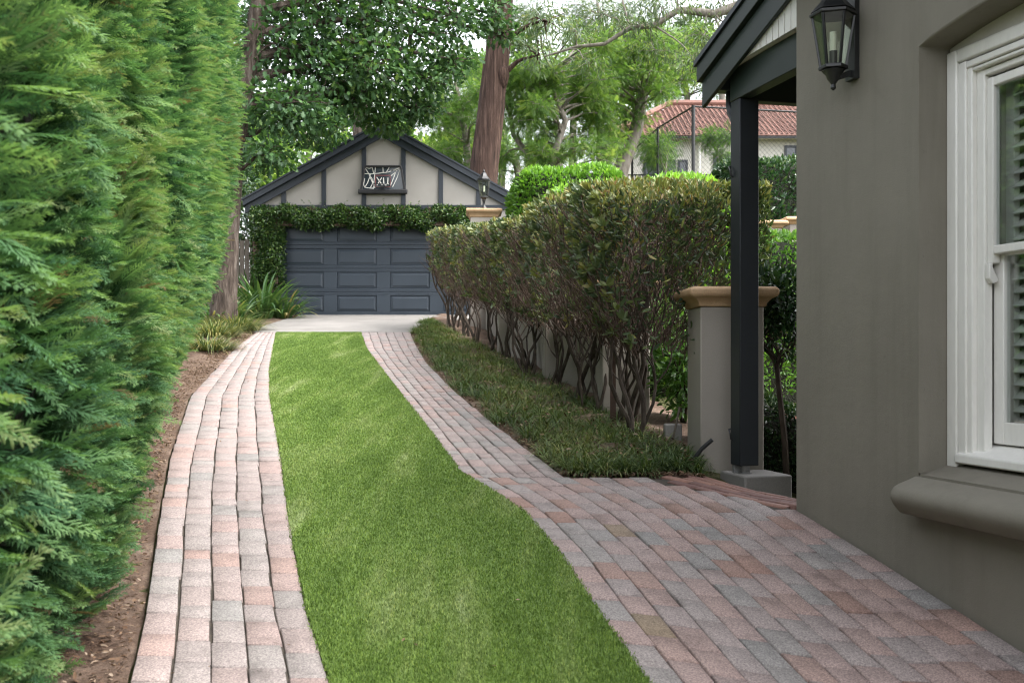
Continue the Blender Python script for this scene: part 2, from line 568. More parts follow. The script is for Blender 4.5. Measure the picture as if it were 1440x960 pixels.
def soilmat(name, a, b, c):
    m, nt, p, out = newmat(name)
    vec = coords(nt)
    n1 = noise(nt, vec, 3.0, 8, .7); n2 = noise(nt, vec, 45, 6, .75)
    r1 = ramp(nt, [(.3, a), (.52, b), (.75, c)]); nt.links.new(n1, r1.inputs[0])
    r2 = ramp(nt, [(.3, (.45, .43, .42)), (.55, (1, 1, 1)), (.75, (1.5, 1.4, 1.3))]); nt.links.new(n2, r2.inputs[0])
    nt.links.new(mix(nt, r1.outputs[0], r2.outputs[0], .85, 'MULTIPLY'), p.inputs['Base Color'])
    p.inputs['Roughness'].default_value = .95; p.inputs['Specular IOR Level'].default_value = .15
    bump(nt, p, n2, .9, .02)
    return m
M['soil'] = soilmat('garden_soil', (.085, .055, .04), (.15, .105, .08), (.25, .195, .155))
M['land'] = soilmat('land', (.05, .055, .02), (.07, .075, .03), (.10, .085, .05))

def turfmat(name, blade):
    m, nt, p, out = newmat(name)
    vec = coords(nt)
    vs = coords(nt, (2.4, .33, 1))
    n1 = noise(nt, vs, 1.7, 5, .6); n2 = noise(nt, vec, 160, 3, .7); n3 = noise(nt, vec, 14, 4, .7)
    r1 = ramp(nt, [(.34, (.102, .175, .036)), (.50, (.138, .222, .05)), (.60, (.185, .262, .082)), (.70, (.27, .34, .16))]); nt.links.new(n1, r1.inputs[0])
    r3 = ramp(nt, [(.3, (.78, .8, .75)), (.7, (1.18, 1.15, 1.15))]); nt.links.new(n3, r3.inputs[0])
    c = mix(nt, r1.outputs[0], r3.outputs[0], 1.0, 'MULTIPLY')
    if blade:
        at = nt.nodes.new('ShaderNodeAttribute'); at.attribute_name = 'tint'
        r2 = ramp(nt, [(0, (.55, .6, .5)), (.6, (1.05, 1.05, .95)), (.93, (1.45, 1.35, 1.2)), (1, (2.0, 1.6, 1.5))]); nt.links.new(at.outputs['Fac'], r2.inputs[0])
    else:
        r2 = ramp(nt, [(.3, (.5, .55, .45)), (.7, (1.2, 1.15, 1.1))]); nt.links.new(n2, r2.inputs[0])
    c = mix(nt, c, r2.outputs[0], 1.0, 'MULTIPLY')
    nt.links.new(c, p.inputs['Base Color'])
    p.inputs['Roughness'].default_value = .6; p.inputs['Specular IOR Level'].default_value = .25
    if blade:
        t = nt.nodes.new('ShaderNodeBsdfTranslucent'); nt.links.new(c, t.inputs['Color'])
        s_ = nt.nodes.new('ShaderNodeMixShader'); s_.inputs[0].default_value = .3
        nt.links.new(p.outputs[0], s_.inputs[1]); nt.links.new(t.outputs[0], s_.inputs[2]); nt.links.new(s_.outputs[0], out.inputs[0])
    else:
        bump(nt, p, n2, .8, .01)
    return m
M['turf'] = turfmat('turf_backing', False)
M['turf_blade'] = turfmat('turf_blades', True)

def tilemat():
    m, nt, p, out = newmat('terracotta_tiles')
    at = nt.nodes.new('ShaderNodeAttribute'); at.attribute_name = 'tint'
    r = ramp(nt, [(0, (.11, .05, .038)), (.5, (.19, .092, .07)), (1, (.28, .155, .12))]); nt.links.new(at.outputs['Fac'], r.inputs[0])
    n1 = noise(nt, coords(nt), 3, 5); g = ramp(nt, [(.3, (.7, .7, .7)), (.7, (1.1, 1.1, 1.1))]); nt.links.new(n1, g.inputs[0])
    nt.links.new(mix(nt, r.outputs[0], g.outputs[0], 1, 'MULTIPLY'), p.inputs['Base Color'])
    p.inputs['Roughness'].default_value = .75
    return m
M['tiles'] = tilemat()

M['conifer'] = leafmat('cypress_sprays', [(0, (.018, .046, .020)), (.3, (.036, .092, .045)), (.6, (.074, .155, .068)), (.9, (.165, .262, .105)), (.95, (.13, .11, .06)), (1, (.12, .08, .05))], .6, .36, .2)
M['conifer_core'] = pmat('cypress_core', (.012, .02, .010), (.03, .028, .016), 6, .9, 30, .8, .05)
M['oak'] = leafmat('oak_leaves', [(0, (.024, .058, .024)), (.5, (.042, .095, .034)), (.85, (.072, .14, .046)), (1, (.12, .19, .05))], .5, .3, .28)
M['jac'] = leafmat('feathery_leaves', [(0, (.045, .10, .024)), (.5, (.09, .168, .04)), (.85, (.165, .26, .06)), (1, (.27, .34, .10))], .55, .45, .25)
M['gum'] = leafmat('gum_leaves', [(0, (.05, .085, .045)), (.6, (.10, .15, .07)), (1, (.20, .22, .10))], .5, .3, .35)
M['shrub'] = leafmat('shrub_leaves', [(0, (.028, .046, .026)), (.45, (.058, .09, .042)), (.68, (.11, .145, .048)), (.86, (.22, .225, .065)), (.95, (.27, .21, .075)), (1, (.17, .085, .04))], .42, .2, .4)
M['lime'] = leafmat('bright_hedge_leaves', [(0, (.05, .12, .018)), (.5, (.11, .24, .03)), (1, (.24, .40, .06))], .4, .4, .4)
M['mid'] = leafmat('clipped_hedge_leaves', [(0, (.035, .095, .02)), (.5, (.07, .16, .03)), (1, (.14, .25, .05))], .4, .3, .4)
M['dark'] = leafmat('dark_leaves', [(0, (.012, .035, .014)), (.6, (.028, .07, .026)), (.9, (.06, .115, .035)), (1, (.11, .16, .05))], .3, .15, .6)
M['ivy'] = leafmat('ivy_leaves', [(0, (.012, .032, .010)), (.5, (.032, .075, .018)), (.8, (.08, .15, .035)), (1, (.16, .22, .06))], .3, .15, .6)
M['strap'] = leafmat('strap_leaves', [(0, (.03, .075, .022)), (.6, (.065, .14, .04)), (.9, (.15, .23, .07)), (.97, (.30, .24, .10)), (1, (.32, .26, .16))], .38, .25, .5)
M['mondo'] = leafmat('mondo_blades', [(0, (.03, .058, .02)), (.35, (.07, .115, .034)), (.62, (.14, .175, .05)), (.85, (.27, .255, .10)), (1, (.38, .32, .18))], .45, .2, .4)
M['litter'] = leafmat('dry_leaves', [(0, (.05, .03, .02)), (.4, (.10, .058, .036)), (.75, (.17, .11, .07)), (1, (.27, .21, .16))], .8, .1, .2)
M['twig'] = bark('twigs', (.034, .023, .018), (.095, .064, .05), (.17, .125, .10), 20, 8, .6, .01)
M['stem'] = bark('grey_brown_stems', (.026, .02, .016), (.06, .047, .038), (.115, .094, .076), 22, 5, .7, .01)
M['gumbark'] = bark('red_stringy_bark', (.016, .011, .009), (.058, .035, .027), (.14, .092, .072), 13, .6, 1.0, .06)
M['oldbark'] = bark('shaggy_bark', (.022, .017, .014), (.07, .053, .043), (.17, .145, .125), 12, 2.2, 1.0, .05)
M['palebark'] = bark('grey_bark', (.10, .088, .072), (.19, .17, .145), (.30, .28, .245), 9, 2.0, .7, .03)

# ------------------------------------------------------------------ the land
def heightgrid(name, xs, ys, zf, mat, kind='structure', parent=None, smooth=True):
    X, Y = np.meshgrid(xs, ys)
    Z = zf(X, Y)
    v = np.stack([X.ravel(), Y.ravel(), Z.ravel()], 1)
    nx = len(xs); ny = len(ys)
    i, j = np.meshgrid(np.arange(nx - 1), np.arange(ny - 1))
    a = (j * nx + i).ravel()
    f = np.stack([a, a + 1, a + nx + 1, a + nx], 1)
    o = np_mesh(name, v, [f], mat, parent, smooth=smooth)
    if kind: o['kind'] = kind
    return o
gx = np.concatenate([np.linspace(-400, -12, 12), np.linspace(-11, 11, 150), np.linspace(12, 400, 16)])
gy = np.concatenate([np.linspace(-60, -1, 8), np.linspace(0, 40, 160), np.linspace(42, 600, 20)])
heightgrid('ground', gx, gy, lambda x, y: T(x, y) - 0.06, M['land'])

# edges of the drive, read along the slope
path_l = curve([(165, 1010), (182, 960), (205, 860), (222, 740), (240, 640), (268, 556), (330, 490), (352, 473), (362, 466)])
turf_l = curve([(480, 1010), (465, 960), (432, 860), (408, 740), (395, 640), (380, 560), (379, 520), (388, 470), (389, 466)])
turf_r = curve([(965, 1010), (918, 960), (850, 870), (785, 775), (740, 722), (700, 694), (648, 664), (602, 602), (545, 530), (515, 490), (508, 470), (507, 466)])
path_r = curve([(796, 672), (760, 645), (700, 600), (640, 550), (600, 510), (585, 485), (578, 470), (577, 466)])
D_NEAR, D_END = 3.3, 19.5
E_U = Vector((0.2516, -0.9678, 0)); E_V = Vector((0.9678, 0.2516, 0))
HC = Vector((1.689, 6.35, 0))               # the visible corner of the house
def house_x(d):                             # wall line of the house at depth d
    return HC.x + E_U.x / E_U.y * (d - HC.y)

def band(name, fl, fr, d0, d1, dz, mat, nx=6, step=.12, kind='structure', zfun=None):
    ds = np.arange(d0, d1 + step, step); ds[-1] = d1
    t = np.linspace(0, 1, nx)
    L = fl(ds); R = fr(ds)
    X = L[:, None] * (1 - t) + R[:, None] * t
    Y = np.repeat(ds[:, None], nx, 1)
    Z = T(X, Y) + dz
    if zfun is not None: Z = Z + zfun(X, Y, t[None, :])
    v = np.stack([X.ravel(), Y.ravel(), Z.ravel()], 1)
    i, j = np.meshgrid(np.arange(nx - 1), np.arange(len(ds) - 1))
    a = (j * nx + i).ravel()
    o = np_mesh(name, v, [np.stack([a, a + 1, a + nx + 1, a + nx], 1)], mat, smooth=True)
    if kind: o['kind'] = kind
    return o

def pavers(name, fl, fr, d0, d1, ncol, L, dist, keep=None, gap=.0058, tone=None, jit=.004, even=False):
    V = []; F = []; TT = []
    wob = [random.uniform(-.3, .3) for _ in range(ncol + 1)]
    def edge(k, d):
        t = k / ncol
        x = fl(d) * (1 - t) + fr(d) * t
        if 0 < k < ncol:
            x = x + .0035 * math.sin(d * 1.3 + wob[k] * 20) + .0025 * math.sin(d * 4.7 + k * 1.7)
        return float(x)
    for k in range(ncol):
        d = d0 - L * ((.5 if k % 2 else 0) if even else random.random())
        while d < d1:
            l = L * (random.uniform(.93, 1.07) if even else random.choice([.62, .9, 1, 1, 1, 1.05]))
            a = max(d, d0); b = min(d + l, d1)
            d += l
            if b - a < .04: continue
            g = gap * random.uniform(.5, 1.15); gy_ = .0035 * random.uniform(.5, 1.6)
            cor = [(edge(k, a) + g, a + gy_), (edge(k + 1, a) - g, a + gy_), (edge(k + 1, b) - g, b - gy_), (edge(k, b) + g, b - gy_)]
            jx = random.uniform(-jit, jit)
            cor = [(x + jx + random.uniform(-.0018, .0018), y + random.uniform(-.0025, .0025)) for x, y in cor]
            cx = sum(c[0] for c in cor) / 4; cyy = sum(c[1] for c in cor) / 4
            if keep is not None and not keep(cx, cyy): continue
            dz = random.uniform(-.003, .003); tx = random.uniform(-.012, .012); ty = random.uniform(-.012, .012)
            base = len(V)
            for inset, zz in ((0, -.045), (0, -.005), (.0045, 0)):
                for x, y in cor:
                    vx = x + (cx - x) * inset / .06; vy = y + (cyy - y) * inset / .11
                    V.append((vx, vy, Tf(vx, vy) + zz + dz + (x - cx) * tx + (y - cyy) * ty))
            for r in range(2):
                for q in range(4):
                    F.append((base + r * 4 + q, base + r * 4 + (q + 1) % 4, base + r * 4 + 4 + (q + 1) % 4, base + r * 4 + 4 + q))
            F.append((base + 8, base + 9, base + 10, base + 11))
            tt = float(np.clip(dist(cx, cyy), 0, 1))
            TT += [tt] * 12
    o = np_mesh(name, np.array(V), [np.array(F)], M['paver'], tint=np.array(TT))
    o['kind'] = 'structure'
    return o
def tone_strip(x, y):
    return np.clip(random.gauss(.36, .13), .02, .68)
def tone_court(x, y):
    r = random.random()
    if r < .13: return random.uniform(0, .16)
    if r < .90: return random.uniform(.22, .72)
    if r < .965: return random.uniform(.72, .88)
    return random.uniform(.88, 1)
pavers('brick_path', path_l, turf_l, D_NEAR - .6, D_END, 5, .245, tone_strip, gap=.0048)
pavers('brick_path', turf_r, path_r, 7.2, D_END, 6, .245, tone_strip)
band('joint_sand_path', path_l, lambda d: turf_l(d) + .02, D_NEAR - .7, D_END, -.016, M['joint'])
band('joint_sand_path', lambda d: turf_r(d) - .02, path_r, 7.2, D_END, -.016, M['joint'])
# forecourt beside the house
EDGE_A = Vector((.98, 7.12)); EDGE_B = Vector((1.56, 6.44))
def court_r(d):
    d = np.asarray(d, float)
    return np.where(d <= HC.y, house_x(d) - .012, house_x(d) - .012)
def in_court(x, y):
    if y > 7.2: return False
    s_ = (EDGE_B.x - EDGE_A.x) * (y - EDGE_A.y) - (EDGE_B.y - EDGE_A.y) * (x - EDGE_A.x)
    return not (s_ > -.02 and x > .9)
pavers('brick_forecourt', turf_r, court_r, 2.6, 7.19, 13, .235, tone_court, in_court, gap=.0042, even=True, jit=.002)
band('joint_sand_forecourt', lambda d: turf_r(d) - .02, lambda d: court_r(d) - .002, 2.4, 7.2, -.014, M['joint'], 14)
# red brick edging in front of the post
def red_edging():
    V = []; F = []; TT = []
    d = (EDGE_B - EDGE_A); L = d.length; d.normalize(); n = Vector((-d.y, d.x))
    if n.x < 0: n = -n
    def brick(s0, s1, n0, n1):
        base = len(V)
        cor = [(s0, n0), (s1, n0), (s1, n1), (s0, n1)]
        cs = (s0 + s1) / 2; cn = (n0 + n1) / 2
        dz = random.uniform(-.003, .003)
        for ins, zz in ((0, -.05), (0, -.006), (.004, -.001)):
            for a, b in cor:
                a2 = a + (ins if a < cs else -ins); b2 = b + (ins if b < cn else -ins)
                p = EDGE_A + d * a2 + n * b2
                V.append((p.x, p.y, Tf(p.x, p.y) + zz + dz))
        for r in range(2):
            for q in range(4):
                F.append((base + r * 4 + q, base + r * 4 + (q + 1) % 4, base + r * 4 + 4 + (q + 1) % 4, base + r * 4 + 4 + q))
        F.append((base + 8, base + 9, base + 10, base + 11))
        TT.extend([random.random()] * 12)
    for row in range(5):
        s = .06 - .12 * (row % 2)
        while s < L + .3:
            c_ = EDGE_A + d * (s + .115) + n * (row * .078 + .05) - Vector((HC.x, HC.y))
            if c_.x * E_U.x + c_.y * E_U.y < -.07: brick(s + .004, s + .226, row * .078 + .012, row * .078 + .082)
            s += .23
    o = np_mesh('brick_edging_path', np.array(V), [np.array(F)], M['redbrick'], tint=np.array(TT))
    o['kind'] = 'structure'
red_edging()

# concrete apron before the garage
apron_l = curve([(340, 486), (358, 466), (372, 458), (400, 449), (424, 443), (424, 430)])
apron_r = curve([(577, 468), (590, 458), (640, 450), (720, 443), (720, 430)])
band('concrete_path', apron_l, apron_r, 19.42, 25.2, .004, M['concrete'], 10)

# garden beds
def lumps(x, y, t):
    return .018 * np.sin(x * 9 + y * 4) + .014 * np.sin(y * 13 - x * 5) + .05 * np.sin(np.pi * np.clip(t, 0, 1)) * ss(y, 7.3, 8.2)
band('soil_bed', lambda d: path_l(d) - 2.6, lambda d: path_l(d) - .012, 1.5, 24.4, -.032, M['soil'], 28, .1, zfun=lumps)
fence_x = lambda d: 1.62 - .212 * (np.asarray(d, float) - 7.8)
band('soil_bed', lambda d: np.where(d < 7.6, np.minimum(path_r(d) + .012, 2), path_r(d) + .012), lambda d: np.where(np.asarray(d) < 8.3, np.minimum(1.28, fence_x(d) + .5), fence_x(d) + .5), 7.22, 24.3, -.03, M['soil'], 24, .1, zfun=lumps)

# ------------------------------------------------------------------ artificial turf
band('turf', turf_l, turf_r, D_NEAR - .7, D_END - .05, .006, M['turf'], 10, kind='structure')
def turf_blades():
    N = 330000
    # more blades where the camera stands close
    d = 2.9 + (D_END - 3.0) * rng.uniform(0, 1, N) ** 1.9
    t = rng.uniform(-.006, 1.006, N)
    x = turf_l(d) * (1 - t) + turf_r(d) * t
    x += rng.normal(0, .006, N) * ((t < .02) | (t > .98))
    z = T(x, d) + .006
    h = rng.uniform(.006, .016, N); w = rng.uniform(.0014, .0024, N) * (1 + d * .09)
    az = rng.uniform(0, 2 * np.pi, N); ln = rng.uniform(.1, .9, N) * h
    dx = np.cos(az); dy = np.sin(az)
    p = np.stack([x, d, z], 1)
    side = np.stack([-dy, dx, np.zeros(N)], 1) * w[:, None]
    tip = p + np.stack([dx * ln, dy * ln, h], 1)
    v = np.stack([p - side, p + side, tip], 1).reshape(-1, 3)
    f = np.arange(3 * N).reshape(-1, 3)
    o = np_mesh('turf_grass', v, [f], M['turf_blade'], tint=np.repeat(rng.uniform(0, 1, N), 3))
    props(o, 'bright green artificial turf strip running up the middle of the brick drive', 'turf', kind='stuff')
turf_blades()

# ------------------------------------------------------------------ house on the right
GZ = Tf(HC.x, HC.y)
house = thing('house', 'olive grey rendered house with white sash window and dark porch roof', 'house', (HC.x, HC.y, 0), math.atan2(E_U.y, E_U.x))
def hl(mb, name, mat, parent=house, **k):
    return mb.build(name, mat, parent, world=False, **k)
U1, U2 = 1.18, 2.78
ZS, ZA, RISE, ZTOP = .99, 3.075, .075, 4.0
REV = .155
def arch(u):
    m = (U1 + U2) / 2; h = (U2 - U1) / 2
    return ZA + RISE * (1 - ((u - m) / h) ** 2)
def house_wall():
    V = []; F = []
    def q(a, b, c, d):
        base = len(V); V.extend([a, b, c, d]); F.append((base, base + 1, base + 2, base + 3))
    us = [-0.0, .3, .6, .9, U1] + list(np.linspace(U1, U2, 17)[1:]) + [4, 5.2]
    ZB = -.6
    for a, b in zip(us[:-1], us[1:]):
        if b <= U1 + 1e-6 or a >= U2 - 1e-6:
            q((a, 0, ZB), (b, 0, ZB), (b, 0, ZTOP), (a, 0, ZTOP))
        else:
            q((a, 0, ZB), (b, 0, ZB), (b, 0, ZS), (a, 0, ZS))
            q((a, 0, arch(a)), (b, 0, arch(b)), (b, 0, ZTOP), (a, 0, ZTOP))
            q((a, 0, arch(a)), (a, REV + .12, arch(a)), (b, REV + .12, arch(b)), (b, 0, arch(b)))
    q((U1, 0, ZS), (U1, REV + .12, ZS), (U1, REV + .12, ZA), (U1, 0, ZA))
    q((U2, 0, ZS), (U2, 0, ZA), (U2, REV + .12, ZA), (U2, REV + .12, ZS))
    q((U1, 0, ZS), (U2, 0, ZS), (U2, REV + .12, ZS), (U1, REV + .12, ZS))
    q((0, 0, ZB), (0, 0, ZTOP), (0, 5, ZTOP), (0, 5, ZB))
    q((5.2, 0, ZB), (5.2, 5, ZB), (5.2, 5, ZTOP), (5.2, 0, ZTOP))
    q((0, 5, ZB), (0, 5, ZTOP), (5.2, 5, ZTOP), (5.2, 5, ZB))
    mb = MB(); mb.v = V; mb.f = F; mb.t = [.5] * len(V)
    import bmesh
    me = bpy.data.meshes.new('wall'); me.from_pydata(V, [], F)
    bm = bmesh.new(); bm.from_mesh(me); bmesh.ops.remove_doubles(bm, verts=bm.verts, dist=1e-4); bmesh.ops.recalc_face_normals(bm, faces=bm.faces); bm.to_mesh(me); bm.free()
    o = link(me, 'wall', M['render_wall'], house, False)
    b = o.modifiers.new('bevel', 'BEVEL'); b.width = .012; b.segments = 3; b.limit_method = 'ANGLE'; b.angle_limit = math.radians(50)
    for p in me.polygons: p.use_smooth = True
    me.set_sharp_from_angle(angle=math.radians(50))
house_wall()
# room behind the window
r = MB(); r.box(U1 - .6, U2 + .6, REV + .45, REV + 2.6, .4, 3.4)
hl(r, 'room', M['shade_room'])
# eaves and roof
r = MB()
r.prism([(-.48, 3.98), (-.48, 4.12), (2.5, 5.6), (5.6, 4.12), (5.6, 3.98)], (-.30, 0, 0), (0, 1, 0), (0, 0, 1), (5.7, 0, 0))
hl(r, 'roof', M['green_trim'])
g = MB(); g.prism([(-.60, 4.02), (-.60, 4.13), (-.49, 4.13), (-.49, 4.02)], (-.30, 0, 0), (0, 1, 0), (0, 0, 1), (5.7, 0, 0))
hl(g, 'gutter', M['green_trim'], bevel=.01)
# masonry sill with a bull-nose
s = MB()
prof = [(REV + .1, .80), (-.085, .80), (-.125, .845), (-.14, .875), (-.138, .905), (-.12, .93), (-.09, .945), (-.04, .962), (.02, .985), (REV + .02, 1.036), (REV + .1, 1.04)]
s.prism(prof, (U1 - .035, 0, 0), (0, 1, 0), (0, 0, 1), (U2 - U1 + .07, 0, 0))
hl(s, 'window_ledge', M['render_wall'], bevel=.012, seg=3)
# sash window
win = hl(MB().box(U1, U1 + .075, REV, REV + .05, 1.0, 3.05).box(U2 - .075, U2, REV, REV + .05, 1.0, 3.05).box(U1 + .075, U2 - .075, REV, REV + .05, 2.985, 3.05), 'window', M['white'], bevel=.008)
def wl_(mb, name, mat, **k):
    return hl(mb, name, mat, win, **k)
f = MB()
for a, b, v0, v1 in ((.0765, .135, REV + .006, REV + .06), (.1355, .168, REV + .016, REV + .07), (.1685, .222, REV + .042, REV + .09)):
    f.box(U1 + a, U1 + b, v0, v1, 1.09, 2.98 - (a - .077) * .55)
    f.box(U2 - b, U2 - a, v0, v1, 1.09, 2.98 - (a - .077) * .55)
    f.box(U1 + b + .001, U2 - b - .001, v0, v1, 2.98 - (b - .075) * .62, 2.98 - (a - .075) * .62 - .003)
wl_(f, 'frame', M['white'], bevel=.006)
tp = MB()
uu = np.linspace(U1 + .003, U2 - .003, 17)
tp.prism([(u, 3.052) for u in uu] + [(u, arch(u) - .003) for u in uu[::-1]], (0, REV + .02, 0), (1, 0, 0), (0, 0, 1), (0, .03, 0))
wl_(tp, 'head_panel', M['soffit'])
us_ = MB()
a0, a1 = U1 + .224, U2 - .224
us_.box(a0, a0 + .042, REV + .055, REV + .095, 2.0, 2.875).box(a1 - .042, a1, REV + .055, REV + .095, 2.0, 2.875)
us_.box(a0 + .0425, a1 - .0425, REV + .056, REV + .094, 2.832, 2.874).box(a0 + .0425, a1 - .0425, REV + .056, REV + .094, 2.043, 2.083)
for uq in (a0 + .004, a1 - .038):
    us_.prism([(0, 2.0), (.0, 1.985), (.012, 1.955), (.03, 1.925), (.03, 1.915), (-.0, 1.905), (-.02, 1.93), (-.02, 2.0)], (uq, REV + .06, 0), (0, 1, 0), (0, 0, 1), (.034, 0, 0))
wl_(us_, 'upper_sash', M['white'], bevel=.005)
ls = MB()
ls.box(a0 - .012, a0 + .058, REV + .1, REV + .14, 1.15, 2.07).box(a1 - .058, a1 + .012, REV + .1, REV + .14, 1.15, 2.07)
ls.box(a0 + .0585, a1 - .0585, REV + .101, REV + .139, 1.15, 1.255).box(a0 + .0585, a1 - .0585, REV + .101, REV + .139, 2.035, 2.068)
wl_(ls, 'lower_sash', M['white'], bevel=.005)
pn = MB().box(a0 + .04, a1 - .04, REV + .073, REV + .077, 2.08, 2.835)
wl_(pn, 'pane', M['glass'])
pn = MB().box(a0 + .056, a1 - .056, REV + .118, REV + .122, 1.25, 2.04)
wl_(pn, 'pane', M['glass'])
si = MB().prism([(-.0, 1.048), (-.0, 1.092), (.145, 1.146), (.145, 1.048)], (U1 + .078, REV - .015, 0), (0, 1, 0), (0, 0, 1), (U2 - U1 - .156, 0, 0))
wl_(si, 'sill', M['white'], bevel=.008)
st = MB()
st.box(a0 - .01, a0 + .045, REV + .17, REV + .2, 1.1, 2.95).box(a1 - .045, a1 + .01, REV + .17, REV + .2, 1.1, 2.95)
st.box((a0 + a1) / 2 - .03, (a0 + a1) / 2 + .03, REV + .17, REV + .2, 1.1, 2.95)
z = 1.2
while z < 2.9:
    for b0, b1 in ((a0 + .046, (a0 + a1) / 2 - .031), ((a0 + a1) / 2 + .031, a1 - .046)):
        st.prism([(-.030, -.019), (-.027, -.023), (.03, .019), (.027, .023)], (b0, REV + .187, z), (0, 1, 0), (0, 0, 1), (b1 - b0, 0, 0))
    z += .062
wl_(st, 'shutter', M['white'])
for q0, q1 in ((a0 - .09, a0 - .012), (a1 + .012, a1 + .09)):
    wl_(MB().box(q0, q1, REV + .145, REV + .24, 1.0, 3.0), 'lining', M['soffit'])

# porch at the end of the house
PU = -1.18; PS = .145; PV = .155
pz = Vector((HC.x, HC.y, 0)) + E_U * (PU + .07) + E_V * (PV + .07)
post_g = Tf(pz.x, pz.y)
p = MB().box(PU, PU + PS, PV, PV + PS, .81, 3.36)
post = hl(p, 'porch_post', M['post'], bevel=.006)
sh = MB().box(PU + .01, PU + .03, PV + .01, PV + PS - .01, .752, .90).box(PU + .06, PU + .085, PV + .05, PV + .075, .752, .81).box(PU + .03, PU + .11, PV + .03, PV + .11, .752, .757)
hl(sh, 'post_bracket', M['steel'])
pl = MB().box(PU - .13, PU + .26, PV - .02, PV + .34, .40, .752)
hl(pl, 'plinth', M['concrete'], bevel=.012)
bm_ = MB().box(PU - .002, .0, PV - .004, PV + .09, 3.362, 3.585)
hl(bm_, 'porch_beam', M['green_trim'], bevel=.005)
bm2 = MB().box(PU + .001, PU + .09, PV + .092, 3.2, 3.362, 3.585)
hl(bm2, 'porch_beam', M['green_trim'], bevel=.005)
SLP = .31
ub = -1.47; zb = 3.385
b1 = MB().prism([(ub, zb), (ub, zb + .185), (.0, zb + .185 + SLP * -ub), (.0, zb + SLP * -ub)], (0, PV - .085, 0), (1, 0, 0), (0, 0, 1), (0, .03, 0))
hl(b1, 'barge_board', M['green_trim'], bevel=.004)
b2 = MB().prism([(ub - .03, zb + .187), (ub - .03, zb + .305), (.0, zb + .305 + SLP * -(ub - .03)), (.0, zb + .187 + SLP * -(ub - .03))], (0, PV - .115, 0), (1, 0, 0), (0, 0, 1), (0, .055, 0))
hl(b2, 'barge_board', M['green_trim'], bevel=.004)
rf = MB().prism([(ub - .05, zb + .307), (ub - .05, zb + .345), (.0, zb + .345 + SLP * -(ub - .05)), (.0, zb + .307 + SLP * -(ub - .05))], (0, PV - .13, 0), (1, 0, 0), (0, 0, 1), (0, 3.4, 0))
hl(rf, 'porch_roof', M['navy'])
sf = MB().prism([(ub + .03, zb + .19), (ub + .03, zb + .21), (.0, zb + .21 + SLP * -(ub + .03)), (.0, zb + .19 + SLP * -(ub + .03))], (0, PV - .053, 0), (1, 0, 0), (0, 0, 1), (0, 3.2, 0))
hl(sf, 'soffit', M['soffit'])
# grooved white boarding in the gable
gb = MB()
u = PU + .0
while u < -.01:
    ue = min(u + .078, -.002)
    zt0 = zb + .187 + SLP * (u - ub); zt1 = zb + .187 + SLP * (ue - ub)
    gb.prism([(u + .004, 3.588), (ue - .004, 3.588), (ue - .004, max(3.6, zt1)), (u + .004, max(3.595, zt0))], (0, PV - .05, 0), (1, 0, 0), (0, 0, 1), (0, .02, 0))
    u += .078
gb.prism([(PU, 3.588), (-.003, 3.588), (-.003, zb + .185 + SLP * (-ub)), (PU, zb + .185 + SLP * (PU - ub))], (0, PV - .036, 0), (1, 0, 0), (0, 0, 1), (0, .03, 0))
hl(gb, 'gable_boarding', M['white'])
gt = MB().prism([(ub - .02, 3.50), (ub + .09, 3.50), (ub + .11, 3.60), (ub - .02, 3.60)], (0, PV - .04, 0), (1, 0, 0), (0, 0, 1), (0, 3.1, 0))
hl(gt, 'gutter', M['navy'], bevel=.006)
dp = MB().tube([(ub + .05, PV + .12, 3.50), (ub + .05, PV + .12, 3.40), (ub + .09, PV + .11, 3.345), (PU - .03, PV + .08, 3.20), (PU - .028, PV + .078, 3.12)], .037, 8)
hl(dp, 'downpipe', M['navy'], smooth=True)
for zz in (1.03, 2.88):
    hk = MB()
    hk.tube([(PU - .002, PV + .045, zz + .04), (PU - .002, PV - .012, zz + .025), (PU + .03, PV - .016, zz - .005), (PU + .03, PV - .012, zz - .04), (PU + .03, PV + .004, zz - .05)], .006, 6)
    hl(hk, 'hook', M['black'], smooth=True)

